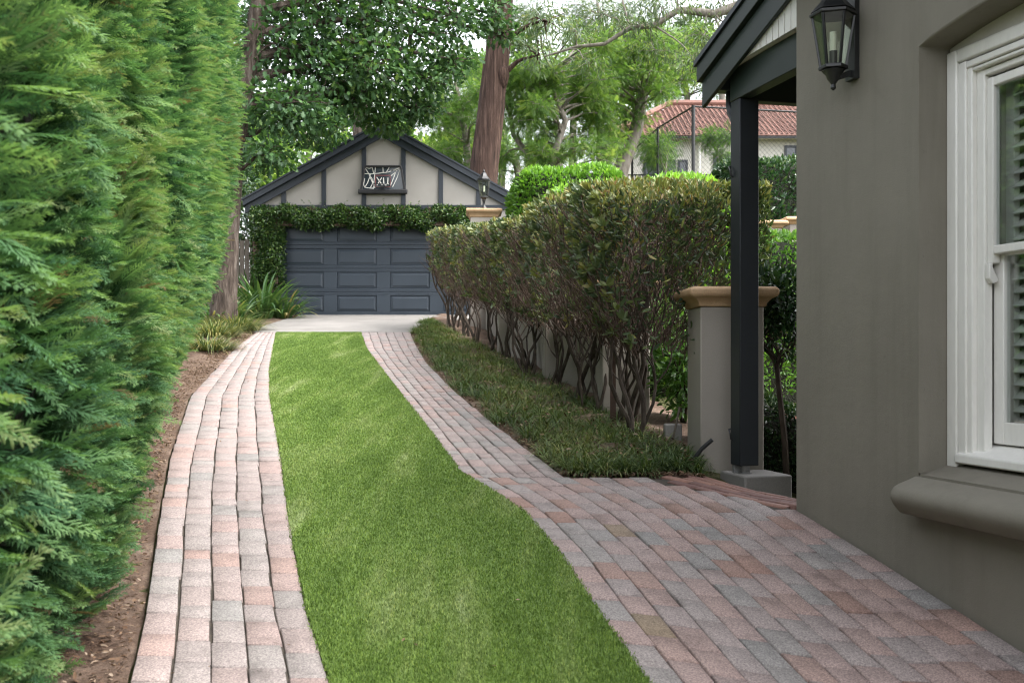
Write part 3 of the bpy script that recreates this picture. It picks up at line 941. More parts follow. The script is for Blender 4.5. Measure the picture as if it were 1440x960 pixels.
# wall lantern
def hexring(mb, c, prof, cut=None, n=6, rot=math.pi / 6):
    mb.lathe(c, prof, n, rot)
lan = thing('wall_lantern', 'black glazed coach lantern on the olive house wall beside the window', 'lantern', (HC + E_U * .625 - E_V * .13) + Vector((0, 0, 3.0)), math.atan2(E_U.y, E_U.x))
def lantern(root, s=1.0, z0=.115, wall=True):
    """six sided lantern, body from z0 up"""
    rt, rb, h = .118 * s, .072 * s, .29 * s
    fr = MB()
    fr.lathe((0, 0, z0 - .02 * s), [(rb * .8, 0), (rb + .012 * s, .004 * s), (rb + .012 * s, .022 * s), (rb, .026 * s)], 6)
    fr.lathe((0, 0, z0 + h), [(rt, 0), (rt + .016 * s, .004 * s), (rt + .018 * s, .02 * s), (rt - .01 * s, .03 * s)], 6)
    for k in range(6):
        a = 2 * math.pi * k / 6
        fr.bar((rb * math.cos(a), rb * math.sin(a), z0), (rt * math.cos(a), rt * math.sin(a), z0 + h), .014 * s, .014 * s, (math.cos(a), math.sin(a), 0))
    fr.build('frame', M['black'], root, world=False, bevel=.0015)
    gl = MB()
    for k in range(6):
        a = 2 * math.pi * k / 6 + .05; b = 2 * math.pi * (k + 1) / 6 - .05
        e = .97
        gl.add([(rb * e * math.cos(a), rb * e * math.sin(a), z0 + .006), (rb * e * math.cos(b), rb * e * math.sin(b), z0 + .006), (rt * e * math.cos(b), rt * e * math.sin(b), z0 + h), (rt * e * math.cos(a), rt * e * math.sin(a), z0 + h)], [(0, 1, 2, 3)])
    gl.build('pane', M['lamp_glass'], root, world=False)
    rf = MB()
    rf.lathe((0, 0, z0 + h + .03 * s), [(rt + .012 * s, 0), (rt * .86, .03 * s), (rt * .62, .06 * s), (rt * .48, .085 * s), (rt * .46, .1 * s), (.03 * s, .125 * s), (.012 * s, .13 * s)], 6)
    rf.lathe((0, 0, z0 + h + .155 * s), [(.008 * s, 0), (.02 * s, .015 * s), (.014 * s, .035 * s), (.005 * s, .06 * s)], 12)
    rf.build('roof', M['black'], root, world=False, bevel=.002)
    cd = MB().tube([(0, 0, z0 + .004), (0, 0, z0 + .09 * s)], .024 * s, 12)
    cd.build('socket', M['black'], root, world=False, smooth=True)
    cd = MB().tube([(0, 0, z0 + .0905 * s), (0, 0, z0 + .2 * s)], .021 * s, 12)
    cd.build('bulb', M['white'], root, world=False, smooth=True)
    return rf
lantern(lan, .92)
br = MB().lathe((0, 0, 0), [(.004, -.012), (.016, 0), (.012, .02), (.03, .045), (.04, .07), (.062, .094)], 12)
br.box(-.045, .045, .1, .131, .05, .5)
br.bar((0, .02, .43), (0, .11, .43), .025, .02)
br.bar((0, .0, .05), (0, .11, .09), .022, .03)
br.build('bracket', M['black'], lan, world=False, bevel=.002)

# ------------------------------------------------------------------ piers and garden wall
PR = math.radians(2.5)
def pier(px, d, half, h, label, cap=.09, caph=.145):
    x = (px - 720) / FPX * d
    y = d + half
    g = Tf(x, y)
    t = thing('pier', label, 'pier', (x, y, g), 0, 'rendered piers along the drive')
    MB().sq(x, y, [(half, g - .3), (half, g + h - caph - .001)], PR).build('shaft', M['render_pier'], t, bevel=.012)
    zt = g + h
    MB().sq(x, y, [(half + .012, zt - caph), (half + .02, zt - caph + .03), (half + .05, zt - .085), (half + cap - .012, zt - .072), (half + cap, zt - .055), (half + cap, zt - .02), (half + cap - .022, zt)], PR).build('cap', M['stone_cap'], t, bevel=.009, seg=3)
    return x, y, zt
P1 = pier(1028, 7.85, .236, 1.30, 'grey rendered pier with sandstone cap standing behind the dark porch post')
P2 = pier(879, 9.95, .225, 1.22, 'grey rendered pier behind bare hedge stems, second from the porch post')
P3 = pier(792, 12.4, .225, 1.22, 'rendered pier third from the porch post, glimpsed between dense hedge stems')
P4 = pier(722, 15.2, .225, 1.22, 'rendered pier deep behind the hedge stems, nearest the garage end')
PL = pier(680, 20.95, .27, 2.28, 'tall pale gate pier rising above the hedge and carrying a lantern', .085, .17)
ll = thing('pier_lantern', 'black pedestal lantern standing on the tall pier before the garage gable', 'lantern', (PL[0], PL[1], PL[2]), .3)
lantern(ll, 1.08, .27, False)
MB().lathe((0, 0, 0), [(.09, 0), (.095, .015), (.07, .028), (.048, .06), (.03, .11), (.025, .165), (.036, .19), (.033, .21), (.06, .249)], 16).build('pedestal', M['black'], ll, world=False, smooth=True)
def garden_wall(a, b, label):
    ax, ay, _ = a; bx, by, _ = b
    p = Vector((ax + .03, ay + .24, 0)); q = Vector((bx + .03, by - .24, 0))
    t = thing('garden_wall', label, 'wall', (p.x, p.y, Tf(p.x, p.y)), 0, 'low walls between the piers')
    m = MB(); n = 5
    dn = (q - p).normalized(); sd_ = Vector((dn.y, -dn.x, 0)) * .09
    vs = []
    for i in range(n):
        c = p.lerp(q, i / (n - 1)); z0 = Tf(c.x, c.y)
        for s_ in (-1, 1):
            vs.append((c.x + sd_.x * s_, c.y + sd_.y * s_, z0 - .2)); vs.append((c.x + sd_.x * s_, c.y + sd_.y * s_, Tf(p.x, p.y) + .82 + .5 * (z0 - Tf(p.x, p.y))))
    fs = []
    for i in range(n - 1):
        o_ = i * 4
        fs += [(o_, o_ + 1, o_ + 5, o_ + 4), (o_ + 2, o_ + 6, o_ + 7, o_ + 3), (o_ + 1, o_ + 3, o_ + 7, o_ + 5), (o_, o_ + 4, o_ + 6, o_ + 2)]
    fs += [(0, 2, 3, 1), ((n - 1) * 4, (n - 1) * 4 + 1, (n - 1) * 4 + 3, (n - 1) * 4 + 2)]
    m.add(vs, fs); m.build('panel', M['render_pier'], t, bevel=.01)
garden_wall(P2, P3, 'low rendered wall behind hedge stems, from second to third pier past the porch')
garden_wall(P3, P4, 'low rendered wall behind hedge stems, from third pier to the one nearest the garage')
garden_wall(P4, (PL[0] + .1, PL[1], 0), 'low rendered wall behind hedge stems, running up to the tall lantern pier')

# ------------------------------------------------------------------ garage
GY = 24.4
GX = (538.5 - 720) / FPX * GY
GG = Tf(GX, GY)
gar = thing('garage', 'half timbered garage with dark blue panelled door at the top of the drive', 'garage', (GX, GY, GG), 0)
def gl_(mb, name, mat, parent=gar, **k):
    return mb.build(name, mat, parent, world=False, **k)
W2 = 3.02; APEX = 4.25; PIT = .555
def groof(x): return APEX - PIT * abs(x)
DW = 2.44; DH = 2.14
w = MB()
w.prism([(-W2, -.3), (-DW, -.3), (-DW, DH), (DW, DH), (DW, -.3), (W2, -.3), (W2, groof(W2)), (0, APEX), (-W2, groof(W2))], (0, 0, 0), (1, 0, 0), (0, 0, 1), (0, .25, 0))
w.box(-W2, -W2 + .2, .25, 6.2, -.3, groof(W2)); w.box(W2 - .2, W2, .25, 6.2, -.3, groof(W2)); w.box(-W2 + .2, W2 - .2, 6.0, 6.2, -.3, groof(W2))
gl_(w, 'wall', M['gable'])
def gbox(x0, x1, z0, z1): return MB().box(x0, x1, -.035, .0, z0, z1)
gl_(gbox(-W2 - .02, W2 + .02, 2.40, 2.51), 'timber_beam', M['navy'], bevel=.004)
for xp in (399, 455.5, 512, 567.5, 620, 673):
    x = (xp - 538.5) / 61.5
    zt = groof(x) - .12
    gl_(gbox(x - .052, x + .052, 2.512, max(2.6, zt)), 'timber_post', M['navy'], bevel=.004)
for sg in (-1, 1):
    e = 3.14
    b = MB().prism([(0, APEX - .20), (0, APEX - .02), (sg * e, APEX - .02 - PIT * e), (sg * e, APEX - .20 - PIT * e)], (0, -.075, 0), (1, 0, 0), (0, 0, 1), (0, .05, 0))
    gl_(b, 'barge_board', M['navy'], bevel=.004)
    b = MB().prism([(0, APEX - .018), (0, APEX + .12), (sg * (e + .03), APEX + .12 - PIT * (e + .03)), (sg * (e + .03), APEX - .018 - PIT * (e + .03))], (0, -.14, 0), (1, 0, 0), (0, 0, 1), (0, .1, 0))
    gl_(b, 'barge_board', M['navy'], bevel=.006)
    b = MB().prism([(0, APEX + .122), (0, APEX + .165), (sg * (e + .06), APEX + .165 - PIT * (e + .06)), (sg * (e + .06), APEX + .122 - PIT * (e + .06))], (0, -.16, 0), (1, 0, 0), (0, 0, 1), (0, 6.6, 0))
    gl_(b, 'roof', M['navy'])
# sectional door
door = gl_(MB().box(-DW + .003, DW - .003, .13, .17, 0.004, DH - .004), 'door', M['door'])
rowh = DH / 4
for r_ in range(4):
    z0 = r_ * rowh
    m = MB()
    colw = 2 * DW / 4
    pw, ph = .455, .185
    m.box(-DW + .004, DW - .004, .098, .128, z0 + .006, z0 + .045)
    m.box(-DW + .004, DW - .004, .098, .128, z0 + rowh - .05, z0 + rowh - .003)
    zc = z0 + rowh / 2
    m.box(-DW + .004, DW - .004, .0985, .128, zc + ph + .002, z0 + rowh - .051); m.box(-DW + .004, DW - .004, .0985, .128, z0 + .046, zc - ph - .002)
    xs = [-DW + .004]
    for c in range(4):
        xc = -DW + colw * (c + .5)
        m.box(xs[-1], xc - pw, .0985, .128, zc - ph - .001, zc + ph + .001); xs.append(xc + pw)
    m.box(xs[-1], DW - .004, .0985, .128, zc - ph - .001, zc + ph + .001)
    gl_(m, 'door_section', M['door'], door, bevel=.004)
    for c in range(4):
        xc = -DW + colw * (c + .5)
        q = MB()
        o1, o2, o3 = 0.0, .028, .05
        vs = []
        for o_, y in ((.0, .126), (.022, .118), (.030, .118), (.062, .103), (.07, .102)):
            vs += [(xc - pw + o_, y, zc - ph + o_), (xc + pw - o_, y, zc - ph + o_), (xc + pw - o_, y, zc + ph - o_), (xc - pw + o_, y, zc + ph - o_)]
        fs = [(i * 4 + k, i * 4 + (k + 1) % 4, i * 4 + 4 + (k + 1) % 4, i * 4 + 4 + k) for i in range(4) for k in range(4)] + [(16, 17, 18, 19)]
        q.add(vs, fs)
        gl_(q, 'door_panel', M['door'], door)
gl_(MB().box(-DW - .09, -DW - .002, -.02, .0, 0, DH + .09).box(DW + .002, DW + .09, -.02, .0, 0, DH + .09).box(-DW - .002, DW + .002, -.02, .0, DH + .002, DH + .09), 'door_frame', M['navy'], bevel=.003)

# basketball backboard on the gable
bb = thing('basketball_backboard', 'dark basketball backboard with reflections painted as white scribbles on the garage gable', 'backboard', (GX + .01, GY - .05, GG + 2.78), 0)
def rr(w0, w1, h, n=4, r=.06):
    pts = []
    cs = [(-w0 / 2 + r, r, 180), (w0 / 2 - r, r, 270), (w1 / 2 - r, h - r, 0), (-w1 / 2 + r, h - r, 90)]
    for cx, cyy, a0 in cs:
        for i in range(n + 1):
            a = math.radians(a0 + 90 * i / n)
            pts.append((cx + r * math.cos(a), cyy + r * math.sin(a)))
    return pts
def ringprism(outer, inner, y0, y1):
    mb = MB(); n = len(outer)
    vs = [(x, y0, z) for x, z in outer] + [(x, y0, z) for x, z in inner] + [(x, y1, z) for x, z in outer] + [(x, y1, z) for x, z in inner]
    fs = []
    for i in range(n):
        j = (i + 1) % n
        fs += [(i, j, n + j, n + i), (2 * n + i, 3 * n + i, 3 * n + j, 2 * n + j), (i, 2 * n + i, 2 * n + j, j), (n + i, n + j, 3 * n + j, 3 * n + i)]
    return mb.add(vs, fs)
sh_ = lambda pts, dz: [(x, z + dz) for x, z in pts]
ringprism(rr(1.04, .88, .62), sh_(rr(.93, .80, .53, r=.04), .05), -.085, -.0).build('frame', M['rubber'], bb, world=False, bevel=.008)
MB().box(-.56, .56, -.1, -.0, -.03, .075).build('base_rail', M['rubber'], bb, world=False, bevel=.02)
MB().prism(sh_(rr(.93, .80, .53, r=.04), .05), (0, -.03, 0), (1, 0, 0), (0, 0, 1), (0, .025, 0)).build('board', M['dark_glass'], bb, world=False)
def strokes(segs, w, y):
    mb = MB()
    for pl_ in segs:
        for (x0, z0), (x1, z1) in zip(pl_[:-1], pl_[1:]):
            d = Vector((x1 - x0, 0, z1 - z0)); l = d.length; n = Vector((-d.z, 0, d.x)) / l * (w / 2)
            mb.add([(x0 - n.x, y, z0 - n.z), (x1 - n.x, y, z1 - n.z), (x1 + n.x, y, z1 + n.z), (x0 + n.x, y, z0 + n.z)], [(0, 1, 2, 3)])
    return mb
def bp(x, y):   # zoomed photo pixels of the board -> board coordinates
    return ((x - 310) / 385.0, (360 - y) / 385.0 + .03)
sg_ = [[(150, 150), (215, 250), (240, 330)], [(140, 205), (240, 205), (360, 190), (460, 150)], [(215, 145), (228, 200)], [(245, 145), (225, 330)],
       [(310, 145), (312, 195)], [(365, 150), (335, 200)], [(150, 245), (140, 300), (150, 325)], [(205, 205), (175, 285), (150, 325)], [(188, 215), (222, 290), (200, 325)],
       [(460, 170), (430, 250), (395, 320)], [(430, 165), (405, 240), (370, 325)], [(445, 160), (415, 195), (380, 225)], [(160, 150), (190, 160), (215, 150)], [(375, 180), (460, 165), (470, 185)], [(150, 325), (230, 335)]]
strokes([[bp(*q) for q in s_] for s_ in sg_], .017, -.034).build('painted_reflection', M['white'], bb, world=False)  # reflections in the clear board, painted on as white strokes
xu = [[(255, 235), (305, 305)], [(300, 238), (258, 305)], [(315, 240), (318, 290), (335, 305), (352, 290), (355, 240)], [(355, 290), (362, 305)]]
strokes([[bp(*q) for q in s_] for s_ in xu], .022, -.037).build('lettering', M['white'], bb, world=False)
redm = pmat('faded_red', (.20, .06, .07), (.26, .09, .09), 5, .6, 60, 0)
strokes([[bp(*q) for q in s_] for s_ in [[(245, 220), (375, 220), (375, 320), (245, 320), (245, 220)]]], .018, -.0355).build('target_square', redm, bb, world=False)
rim = MB()
rim.tube([(.2 * math.cos(a) , -.36 + .2 * math.sin(a), .115) for a in np.linspace(0, 2 * math.pi, 25)], .01, 6)
rim.box(-.05, .05, -.17, -.09, .09, .14)
rim.build('rim', M['rubber'], bb, world=False)

# ------------------------------------------------------------------ foliage builders
def leaf_obj(name, mat, parent, parts, world=True):
    v, f, t = merge(parts)
    return np_mesh(name, v, f, mat, parent, tint=t, world=world)

def leaves_at(tmpl, pos, dirs, size, svar=.3, tint=None, roll_up=None):
    n = len(pos)
    R = frames(dirs, up=roll_up)
    s = size * rng.uniform(1 - svar, 1 + svar, n)
    v, f = inst(tmpl[0], tmpl[1], pos, R, s)
    t = rng.uniform(0, 1, n) if tint is None else tint
    return v, f, np.repeat(t, len(tmpl[0]))

def clump(tmpl, c, rad, n, size, droop=.2, shell=.45, tint0=None, flat=0):
    d = rng.normal(size=(n, 3)); d /= np.linalg.norm(d, axis=1, keepdims=True)
    r = rng.uniform(0, 1, n) ** shell
    pos = np.asarray(c) + d * r[:, None] * np.asarray(rad)
    dirs = d * .7 + rng.normal(0, .6, (n, 3)); dirs[:, 2] -= droop
    up = rng.normal(0, .5, (n, 3)); up[:, 2] += .9
    t = np.clip(rng.normal(.45 if tint0 is None else tint0, .24, n), 0, 1)
    return leaves_at(tmpl, pos, dirs, size, .3, t, np.cross(dirs, up) * 0 + up)

def limb_path(a, b, sag=.1, n=7, wob=.08):
    a = Vector(a); b = Vector(b); L = (b - a).length
    pts = []
    ph = [random.uniform(0, 6.28) for _ in range(3)]
    for i in range(n):
        t = i / (n - 1)
        p = a.lerp(b, t)
        e = math.sin(math.pi * t)
        p += Vector((math.sin(ph[0] + 5 * t), math.sin(ph[1] + 6 * t), math.sin(ph[2] + 5 * t) * .5)) * (wob * L * e)
        p.z += sag * L * e
        pts.append(p)
    return pts

def tree(name, label, cat, group, trunk, clumps, tmpl, size, leaf_mat, bark_mat, per=500, twigs=5, limb_r=.06, droop=.2, shell=.45, sides=10, trunk_wob=.06, skip_limbs=False):
    """trunk: list of ((x,y,z), r); clumps: list of (center, radii, n or None, tint)"""
    b = trunk[0][0]
    t = thing(name, label, cat, (b[0], b[1], b[2] + .0), 0, group)
    tr = MB()
    pts = [Vector(p) for p, r_ in trunk]; rad = [r_ for p, r_ in trunk]
    # refine the trunk
    P2_ = []; R2_ = []
    for i in range(len(pts) - 1):
        for k in range(5):
            s_ = k / 5; P2_.append(pts[i].lerp(pts[i + 1], s_)); R2_.append(rad[i] * (1 - s_) + rad[i + 1] * s_)
    P2_.append(pts[-1]); R2_.append(rad[-1])
    tr.tube([(p.x, p.y, p.z - (.3 if i == 0 else 0)) for i, p in enumerate(P2_)], R2_, 14, ntw=trunk_wob)
    tr.build('trunk', bark_mat, t, smooth=True)
    lm = MB(); parts = []
    for c in clumps:
        cen = Vector(c[0]); rads = c[1]; n = c[2] or per; tint0 = c[3] if len(c) > 3 else None
        if not skip_limbs:
            # leave the trunk below the clump
            best = min(range(1, len(P2_)), key=lambda i: (P2_[i] - cen).length + 1.2 * max(0, P2_[i].z - cen.z + .3))
            a = P2_[best]
            L = (cen - a).length
            if L > .3:
                r0 = min(R2_[best] * .6, limb_r * (.6 + .25 * L))
                pth = limb_path(a, cen, .08, 8, .06)
                lm.tube(pth, list(np.linspace(r0, r0 * .25, 8)), 7)
                r1 = r0 * .3
            else:
                r1 = limb_r * .3
            for k in range(twigs):
                dv = Vector(rng.normal(size=3)); dv.normalize()
                e = cen + Vector((dv.x * rads[0], dv.y * rads[1], dv.z * rads[2])) * .92
                lm.tube(limb_path(cen, e, .06, 5, .1), list(np.linspace(max(r1, .008), .004, 5)), 5)
        parts.append(clump(tmpl, c[0], rads, n, size, droop, shell, tint0))
    if lm.v: lm.build('branches', bark_mat, t, smooth=True)
    leaf_obj('crown', leaf_mat, t, parts)
    return t

# ------------------------------------------------------------------ the cypress hedge on the left
def hedge_face(y, z):
    """x of the leafy face of the tall hedge"""
    y = np.asarray(y, float); z = np.asarray(z, float)
    g = SLOPE * y
    hgt = z - g
    base = -1.55 - .202 * (y - 3.8)
    base = base - .38 * (1 - ss(hgt, .0, 1.6)) * ss(y, 3, 9) - .05 * (1 - ss(hgt, 0, .7)) - .15 * ss(y, 6, 14) - .25 * ss(y, 8, 14) * (1 - ss(hgt, .8, 3.5))
    lump = .03 * np.sin(y * 2.3 + z * .9) * np.sin(z * 1.9 + y * .6 + 1) + .045 * np.sin(y * 9.3 + z * 5) * np.sin(z * 8.1 - y * 3) + .035 * np.sin(y * 5.1 - z * 2.0) + .03 * np.sin(z * 5.3 + y * 2.2)
    return base + lump + .06 * ss(y, 8.5, 12) * np.sin(np.clip(hgt / 5, 0, 1) * 3)
def hedge_h(y):
    return 3.3 + .155 * np.maximum(np.asarray(y, float), 2)
def conifer_hedge():
    t = thing('conifer_hedge', 'tall feathery cypress hedge lining the left side of the brick drive', 'hedge', (-2.6, 8.0, Tf(-2.6, 8)))
    # dense core
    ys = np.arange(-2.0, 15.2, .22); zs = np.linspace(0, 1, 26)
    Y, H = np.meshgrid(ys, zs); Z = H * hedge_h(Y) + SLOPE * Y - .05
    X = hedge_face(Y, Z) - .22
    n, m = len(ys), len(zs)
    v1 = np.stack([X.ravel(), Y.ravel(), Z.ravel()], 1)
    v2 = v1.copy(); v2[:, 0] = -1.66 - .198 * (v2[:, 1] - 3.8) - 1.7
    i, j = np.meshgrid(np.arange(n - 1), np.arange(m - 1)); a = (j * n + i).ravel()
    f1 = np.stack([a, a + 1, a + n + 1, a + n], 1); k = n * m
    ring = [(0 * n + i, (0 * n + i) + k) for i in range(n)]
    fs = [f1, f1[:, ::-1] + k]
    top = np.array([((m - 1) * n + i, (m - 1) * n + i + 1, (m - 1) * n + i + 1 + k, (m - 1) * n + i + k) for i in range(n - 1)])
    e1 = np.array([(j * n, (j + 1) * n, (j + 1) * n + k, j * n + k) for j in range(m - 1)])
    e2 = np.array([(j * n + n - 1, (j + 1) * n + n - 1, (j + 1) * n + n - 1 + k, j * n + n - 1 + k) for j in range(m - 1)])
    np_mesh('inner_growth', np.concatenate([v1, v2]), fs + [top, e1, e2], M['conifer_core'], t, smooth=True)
    parts = []
    def sprays(N, y0, y1, hmax, size, endface=False):
        y = rng.uniform(y0, y1, N)
        lim = np.minimum(hmax, EYE + .36 * y + .5 - SLOPE * y) if not endface else np.full(N, hmax)
        h = .06 + rng.uniform(0, 1, N) * np.minimum(lim, hedge_h(y))
        z = h + SLOPE * y
        dep = rng.uniform(0, 1, N) ** 1.4
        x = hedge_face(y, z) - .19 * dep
        if endface:
            x = hedge_face(np.full(N, 15.2), z) - rng.uniform(0, 1.5, N); y = 15.1 + rng.uniform(0, .25, N)
        pos = np.stack([x, y, z], 1)
        # clumps of sprays share a direction so the face reads as tufts
        a1 = np.sin(y * 3.1 + z * 2.3) + .6 * np.sin(z * 6.1 - y * 1.7); a2 = np.sin(z * 3.7 + y * 4.2)
        dirs = np.stack([np.full(N, .9), -.25 + .5 * a1, .40 + .5 * a2], 1) + rng.normal(0, .38, (N, 3))
        if endface: dirs[:, 1] += 1.2
        up = np.stack([-.35 * np.ones(N), rng.normal(0, .45, N) , np.ones(N)], 1)
        up = np.cross(dirs, np.cross(up, dirs))
        sz = size * rng.uniform(.6, 1.25, N)
        R = frames(dirs, up=up)
        v, f = inst(SPRAY[0], SPRAY[1], pos, R, sz)
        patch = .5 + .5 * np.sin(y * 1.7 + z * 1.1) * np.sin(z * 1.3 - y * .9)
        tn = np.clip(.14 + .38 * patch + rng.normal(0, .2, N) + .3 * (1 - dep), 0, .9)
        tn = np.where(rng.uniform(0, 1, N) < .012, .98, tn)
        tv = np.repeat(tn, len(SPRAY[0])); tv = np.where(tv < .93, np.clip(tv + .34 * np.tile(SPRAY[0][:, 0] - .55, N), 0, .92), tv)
        parts.append((v, f, tv))
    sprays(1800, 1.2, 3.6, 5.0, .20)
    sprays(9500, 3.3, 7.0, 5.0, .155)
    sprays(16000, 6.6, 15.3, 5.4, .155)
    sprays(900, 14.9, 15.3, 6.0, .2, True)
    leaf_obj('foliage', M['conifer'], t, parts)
    # dead twigs and stems showing in the face
    tw = MB()
    for _ in range(90):
        y = random.uniform(3.3, 13); h = random.uniform(.1, min(4, 1.6 + .25 * y)); z = h + SLOPE * y
        x = float(hedge_face(y, z))
        a = Vector((x - .25, y + random.uniform(-.1, .1), z - .05)); b = a + Vector((random.uniform(.2, .34), random.uniform(-.18, .1), random.uniform(-.05, .15)))
        tw.tube(limb_path(a, b, .1, 5, .12), list(np.linspace(.006, .002, 5)), 5)
    for y in np.arange(3.2, 15, 1.15):
        x = float(hedge_face(y, SLOPE * y + .3)) - .45
        tw.tube([(x, y, SLOPE * y - .1), (x - .05, y + .05, SLOPE * y + 1.2), (x - .1, y, SLOPE * y + 3)], [.055, .045, .03], 8)
    tw.build('twigs', M['twig'], t)
conifer_hedge()

# ------------------------------------------------------------------ clipped shrub hedge with bare stems
def hx(y): return 1.12 - .186 * (np.asarray(y, float) - 8.5)       # middle line of the hedge
def htop(y):  # height of its top above the ground
    return np.interp(y, [7.9, 8.4, 9.5, 10.6, 11.6, 13, 15.5, 18, 21.5, 22], [1.75, 2.06, 2.06, 2.0, 1.87, 1.85, 1.86, 1.87, 1.88, 1.75])
def shrub_hedge():
    t = thing('shrub_hedge', 'clipped bronze green hedge on bare twisting stems along the right side of the drive', 'hedge', (float(hx(14)), 14, Tf(float(hx(14)), 14)))
    Y0, Y1 = 8.15, 20.5
    parts = []
    def lv(N, tmin, tmax, size, mode):
        y = Y0 + (Y1 - Y0) * rng.uniform(0, 1, N) ** 1.25
        g = T(hx(y), y); top = htop(y) * (1 + .012 * np.sin(y * 7)) 
        if mode == 'top':
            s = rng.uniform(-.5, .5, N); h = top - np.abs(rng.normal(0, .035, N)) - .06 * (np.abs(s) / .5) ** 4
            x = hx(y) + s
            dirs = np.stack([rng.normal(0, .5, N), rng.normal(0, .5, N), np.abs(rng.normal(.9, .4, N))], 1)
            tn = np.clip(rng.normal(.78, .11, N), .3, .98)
        elif mode == 'face':
            u = rng.uniform(0, 1, N) ** .65
            h = top * (.36 + .64 * u)
            bul = .44 + .06 * np.sin(y * 3.1) + .05 * np.sin(y * 7.3 + h * 4)
            bul = bul * (.45 + .55 * ss(u, 0, .55))
            side = np.where(rng.uniform(0, 1, N) < .78, -1, 1)
            x = hx(y) + side * (bul - np.abs(rng.normal(0, .09, N)))
            dirs = np.stack([side * rng.uniform(.1, 1.0, N), rng.normal(-.2, .5, N), rng.normal(.45, .45, N)], 1)
            young = (rng.uniform(0, 1, N) < .12 + .25 * u ** 4)
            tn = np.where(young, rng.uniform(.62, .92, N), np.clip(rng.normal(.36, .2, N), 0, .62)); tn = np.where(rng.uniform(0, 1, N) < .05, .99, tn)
            keep = rng.uniform(0, 1, N) < .12 + .88 * ss(u, .15, .8)
            y, g, h, x, dirs, tn = y[keep], g[keep], h[keep], x[keep], dirs[keep], tn[keep]
        else:   # ends
            y = np.where(rng.uniform(0, 1, N) < .6, Y0 - .02, Y1) + rng.normal(0, .06, N)
            g = T(hx(y), y); u = rng.uniform(0, 1, N) ** .6; h = htop(y) * (.4 + .6 * u)
            x = hx(y) + rng.uniform(-.45, .45, N)
            dirs = np.stack([rng.normal(0, .5, N), np.where(y < 15, -1., 1.) * rng.uniform(.2, 1, N), rng.normal(.4, .4, N)], 1)
            tn = np.clip(rng.normal(.4, .25, N), 0, .92)
        pos = np.stack([x, y, g + h], 1)
        # small clusters of five
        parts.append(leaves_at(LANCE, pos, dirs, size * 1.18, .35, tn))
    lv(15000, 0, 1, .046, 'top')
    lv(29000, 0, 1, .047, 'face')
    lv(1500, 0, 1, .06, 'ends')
    # the short return behind the porch post
    n_ = 5200
    y = rng.uniform(8.7, 9.7, n_); x = rng.uniform(1.25, 2.12, n_); u = rng.uniform(0, 1, n_) ** .7
    front = rng.uniform(0, 1, n_) < .62
    y = np.where(front, 8.7 + np.abs(rng.normal(0, .1, n_)) + .05 * np.sin(x * 9), y); u = np.where(front, u, 1 - np.abs(rng.normal(0, .03, n_)))
    h = 1.18 + .88 * u
    dirs = np.stack([rng.normal(.1, .5, n_), np.where(front, -.6, 0) + rng.normal(0, .4, n_), rng.normal(.55, .4, n_)], 1)
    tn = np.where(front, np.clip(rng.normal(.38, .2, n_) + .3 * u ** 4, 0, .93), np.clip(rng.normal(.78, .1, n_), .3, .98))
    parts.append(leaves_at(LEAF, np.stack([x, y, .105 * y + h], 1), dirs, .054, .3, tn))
    # rosettes of young leaves
    N = 700
    y = Y0 + (Y1 - Y0) * rng.uniform(0, 1, N) ** 1.3; u = rng.uniform(.05, 1, N); h = htop(y) * (.38 + .62 * u)
    x = hx(y) - (.44 + .06 * np.sin(y * 3.1)) * (.5 + .5 * ss(u, 0, .55)) - .03
    c = np.stack([x, y, T(x, y) + h], 1)
    k = 7
    pos = np.repeat(c, k, 0); dirs = rng.normal(0, .6, (N * k, 3)); dirs[:, 0] -= .5; dirs[:, 2] += .55
    parts.append(leaves_at(LEAF, pos, dirs, .08, .25, np.repeat(np.clip(rng.normal(.6, .16, N), .2, .9), k)))
    leaf_obj('foliage', M['shrub'], t, parts)
    # twiggy interior
    n = 9000; V = []; F = []
    y = Y0 + .1 + (Y1 - Y0 - .2) * rng.uniform(0, 1, n) ** 1.2
    u = rng.uniform(0, 1, n)
    s = rng.choice([-1, 1], n) * .47 * rng.uniform(0, 1, n) ** .6 * (.5 + .5 * ss(u, 0, .4))
    a = np.stack([hx(y) + s, y, T(hx(y), y) + htop(y) * (.33 + .55 * u)], 1)
    L = rng.uniform(.14, .42, n)
    d = np.stack([np.sign(s) * .25 + rng.normal(0, .3, n), rng.normal(0, .35, n), rng.uniform(.5, 1.1, n)], 1); d /= np.linalg.norm(d, axis=1, keepdims=True)
    top_lim = (T(hx(y), y) + htop(y) - .03 - a[:, 2]) / np.maximum(d[:, 2], .1)
    L = np.minimum(L, np.maximum(top_lim, .02))
    mid = a + d * (L * .5)[:, None] + rng.normal(0, .018, (n, 3)); b = a + d * L[:, None]
    r0 = rng.uniform(.0025, .0065, n)
    o1 = np.cross(d, rng.normal(size=(n, 3))); o1 /= np.linalg.norm(o1, axis=1, keepdims=True); o2 = np.cross(d, o1)
    rings = []
    for p, k in ((a, 1.0), (mid, .8), (b, .4)):
        for ang in (0, 2.1, 4.2):
            rings.append(p + (o1 * math.cos(ang) + o2 * math.sin(ang)) * (r0 * k)[:, None])
    v = np.stack(rings, 1).reshape(-1, 3)
    q = np.array([(i * 3 + k, i * 3 + (k + 1) % 3, i * 3 + 3 + (k + 1) % 3, i * 3 + 3 + k) for i in range(2) for k in range(3)])
    f = (q[None] + (np.arange(n) * 9)[:, None, None]).reshape(-1, 4)
    np_mesh('twigs', v, [f], M['twig'], t)
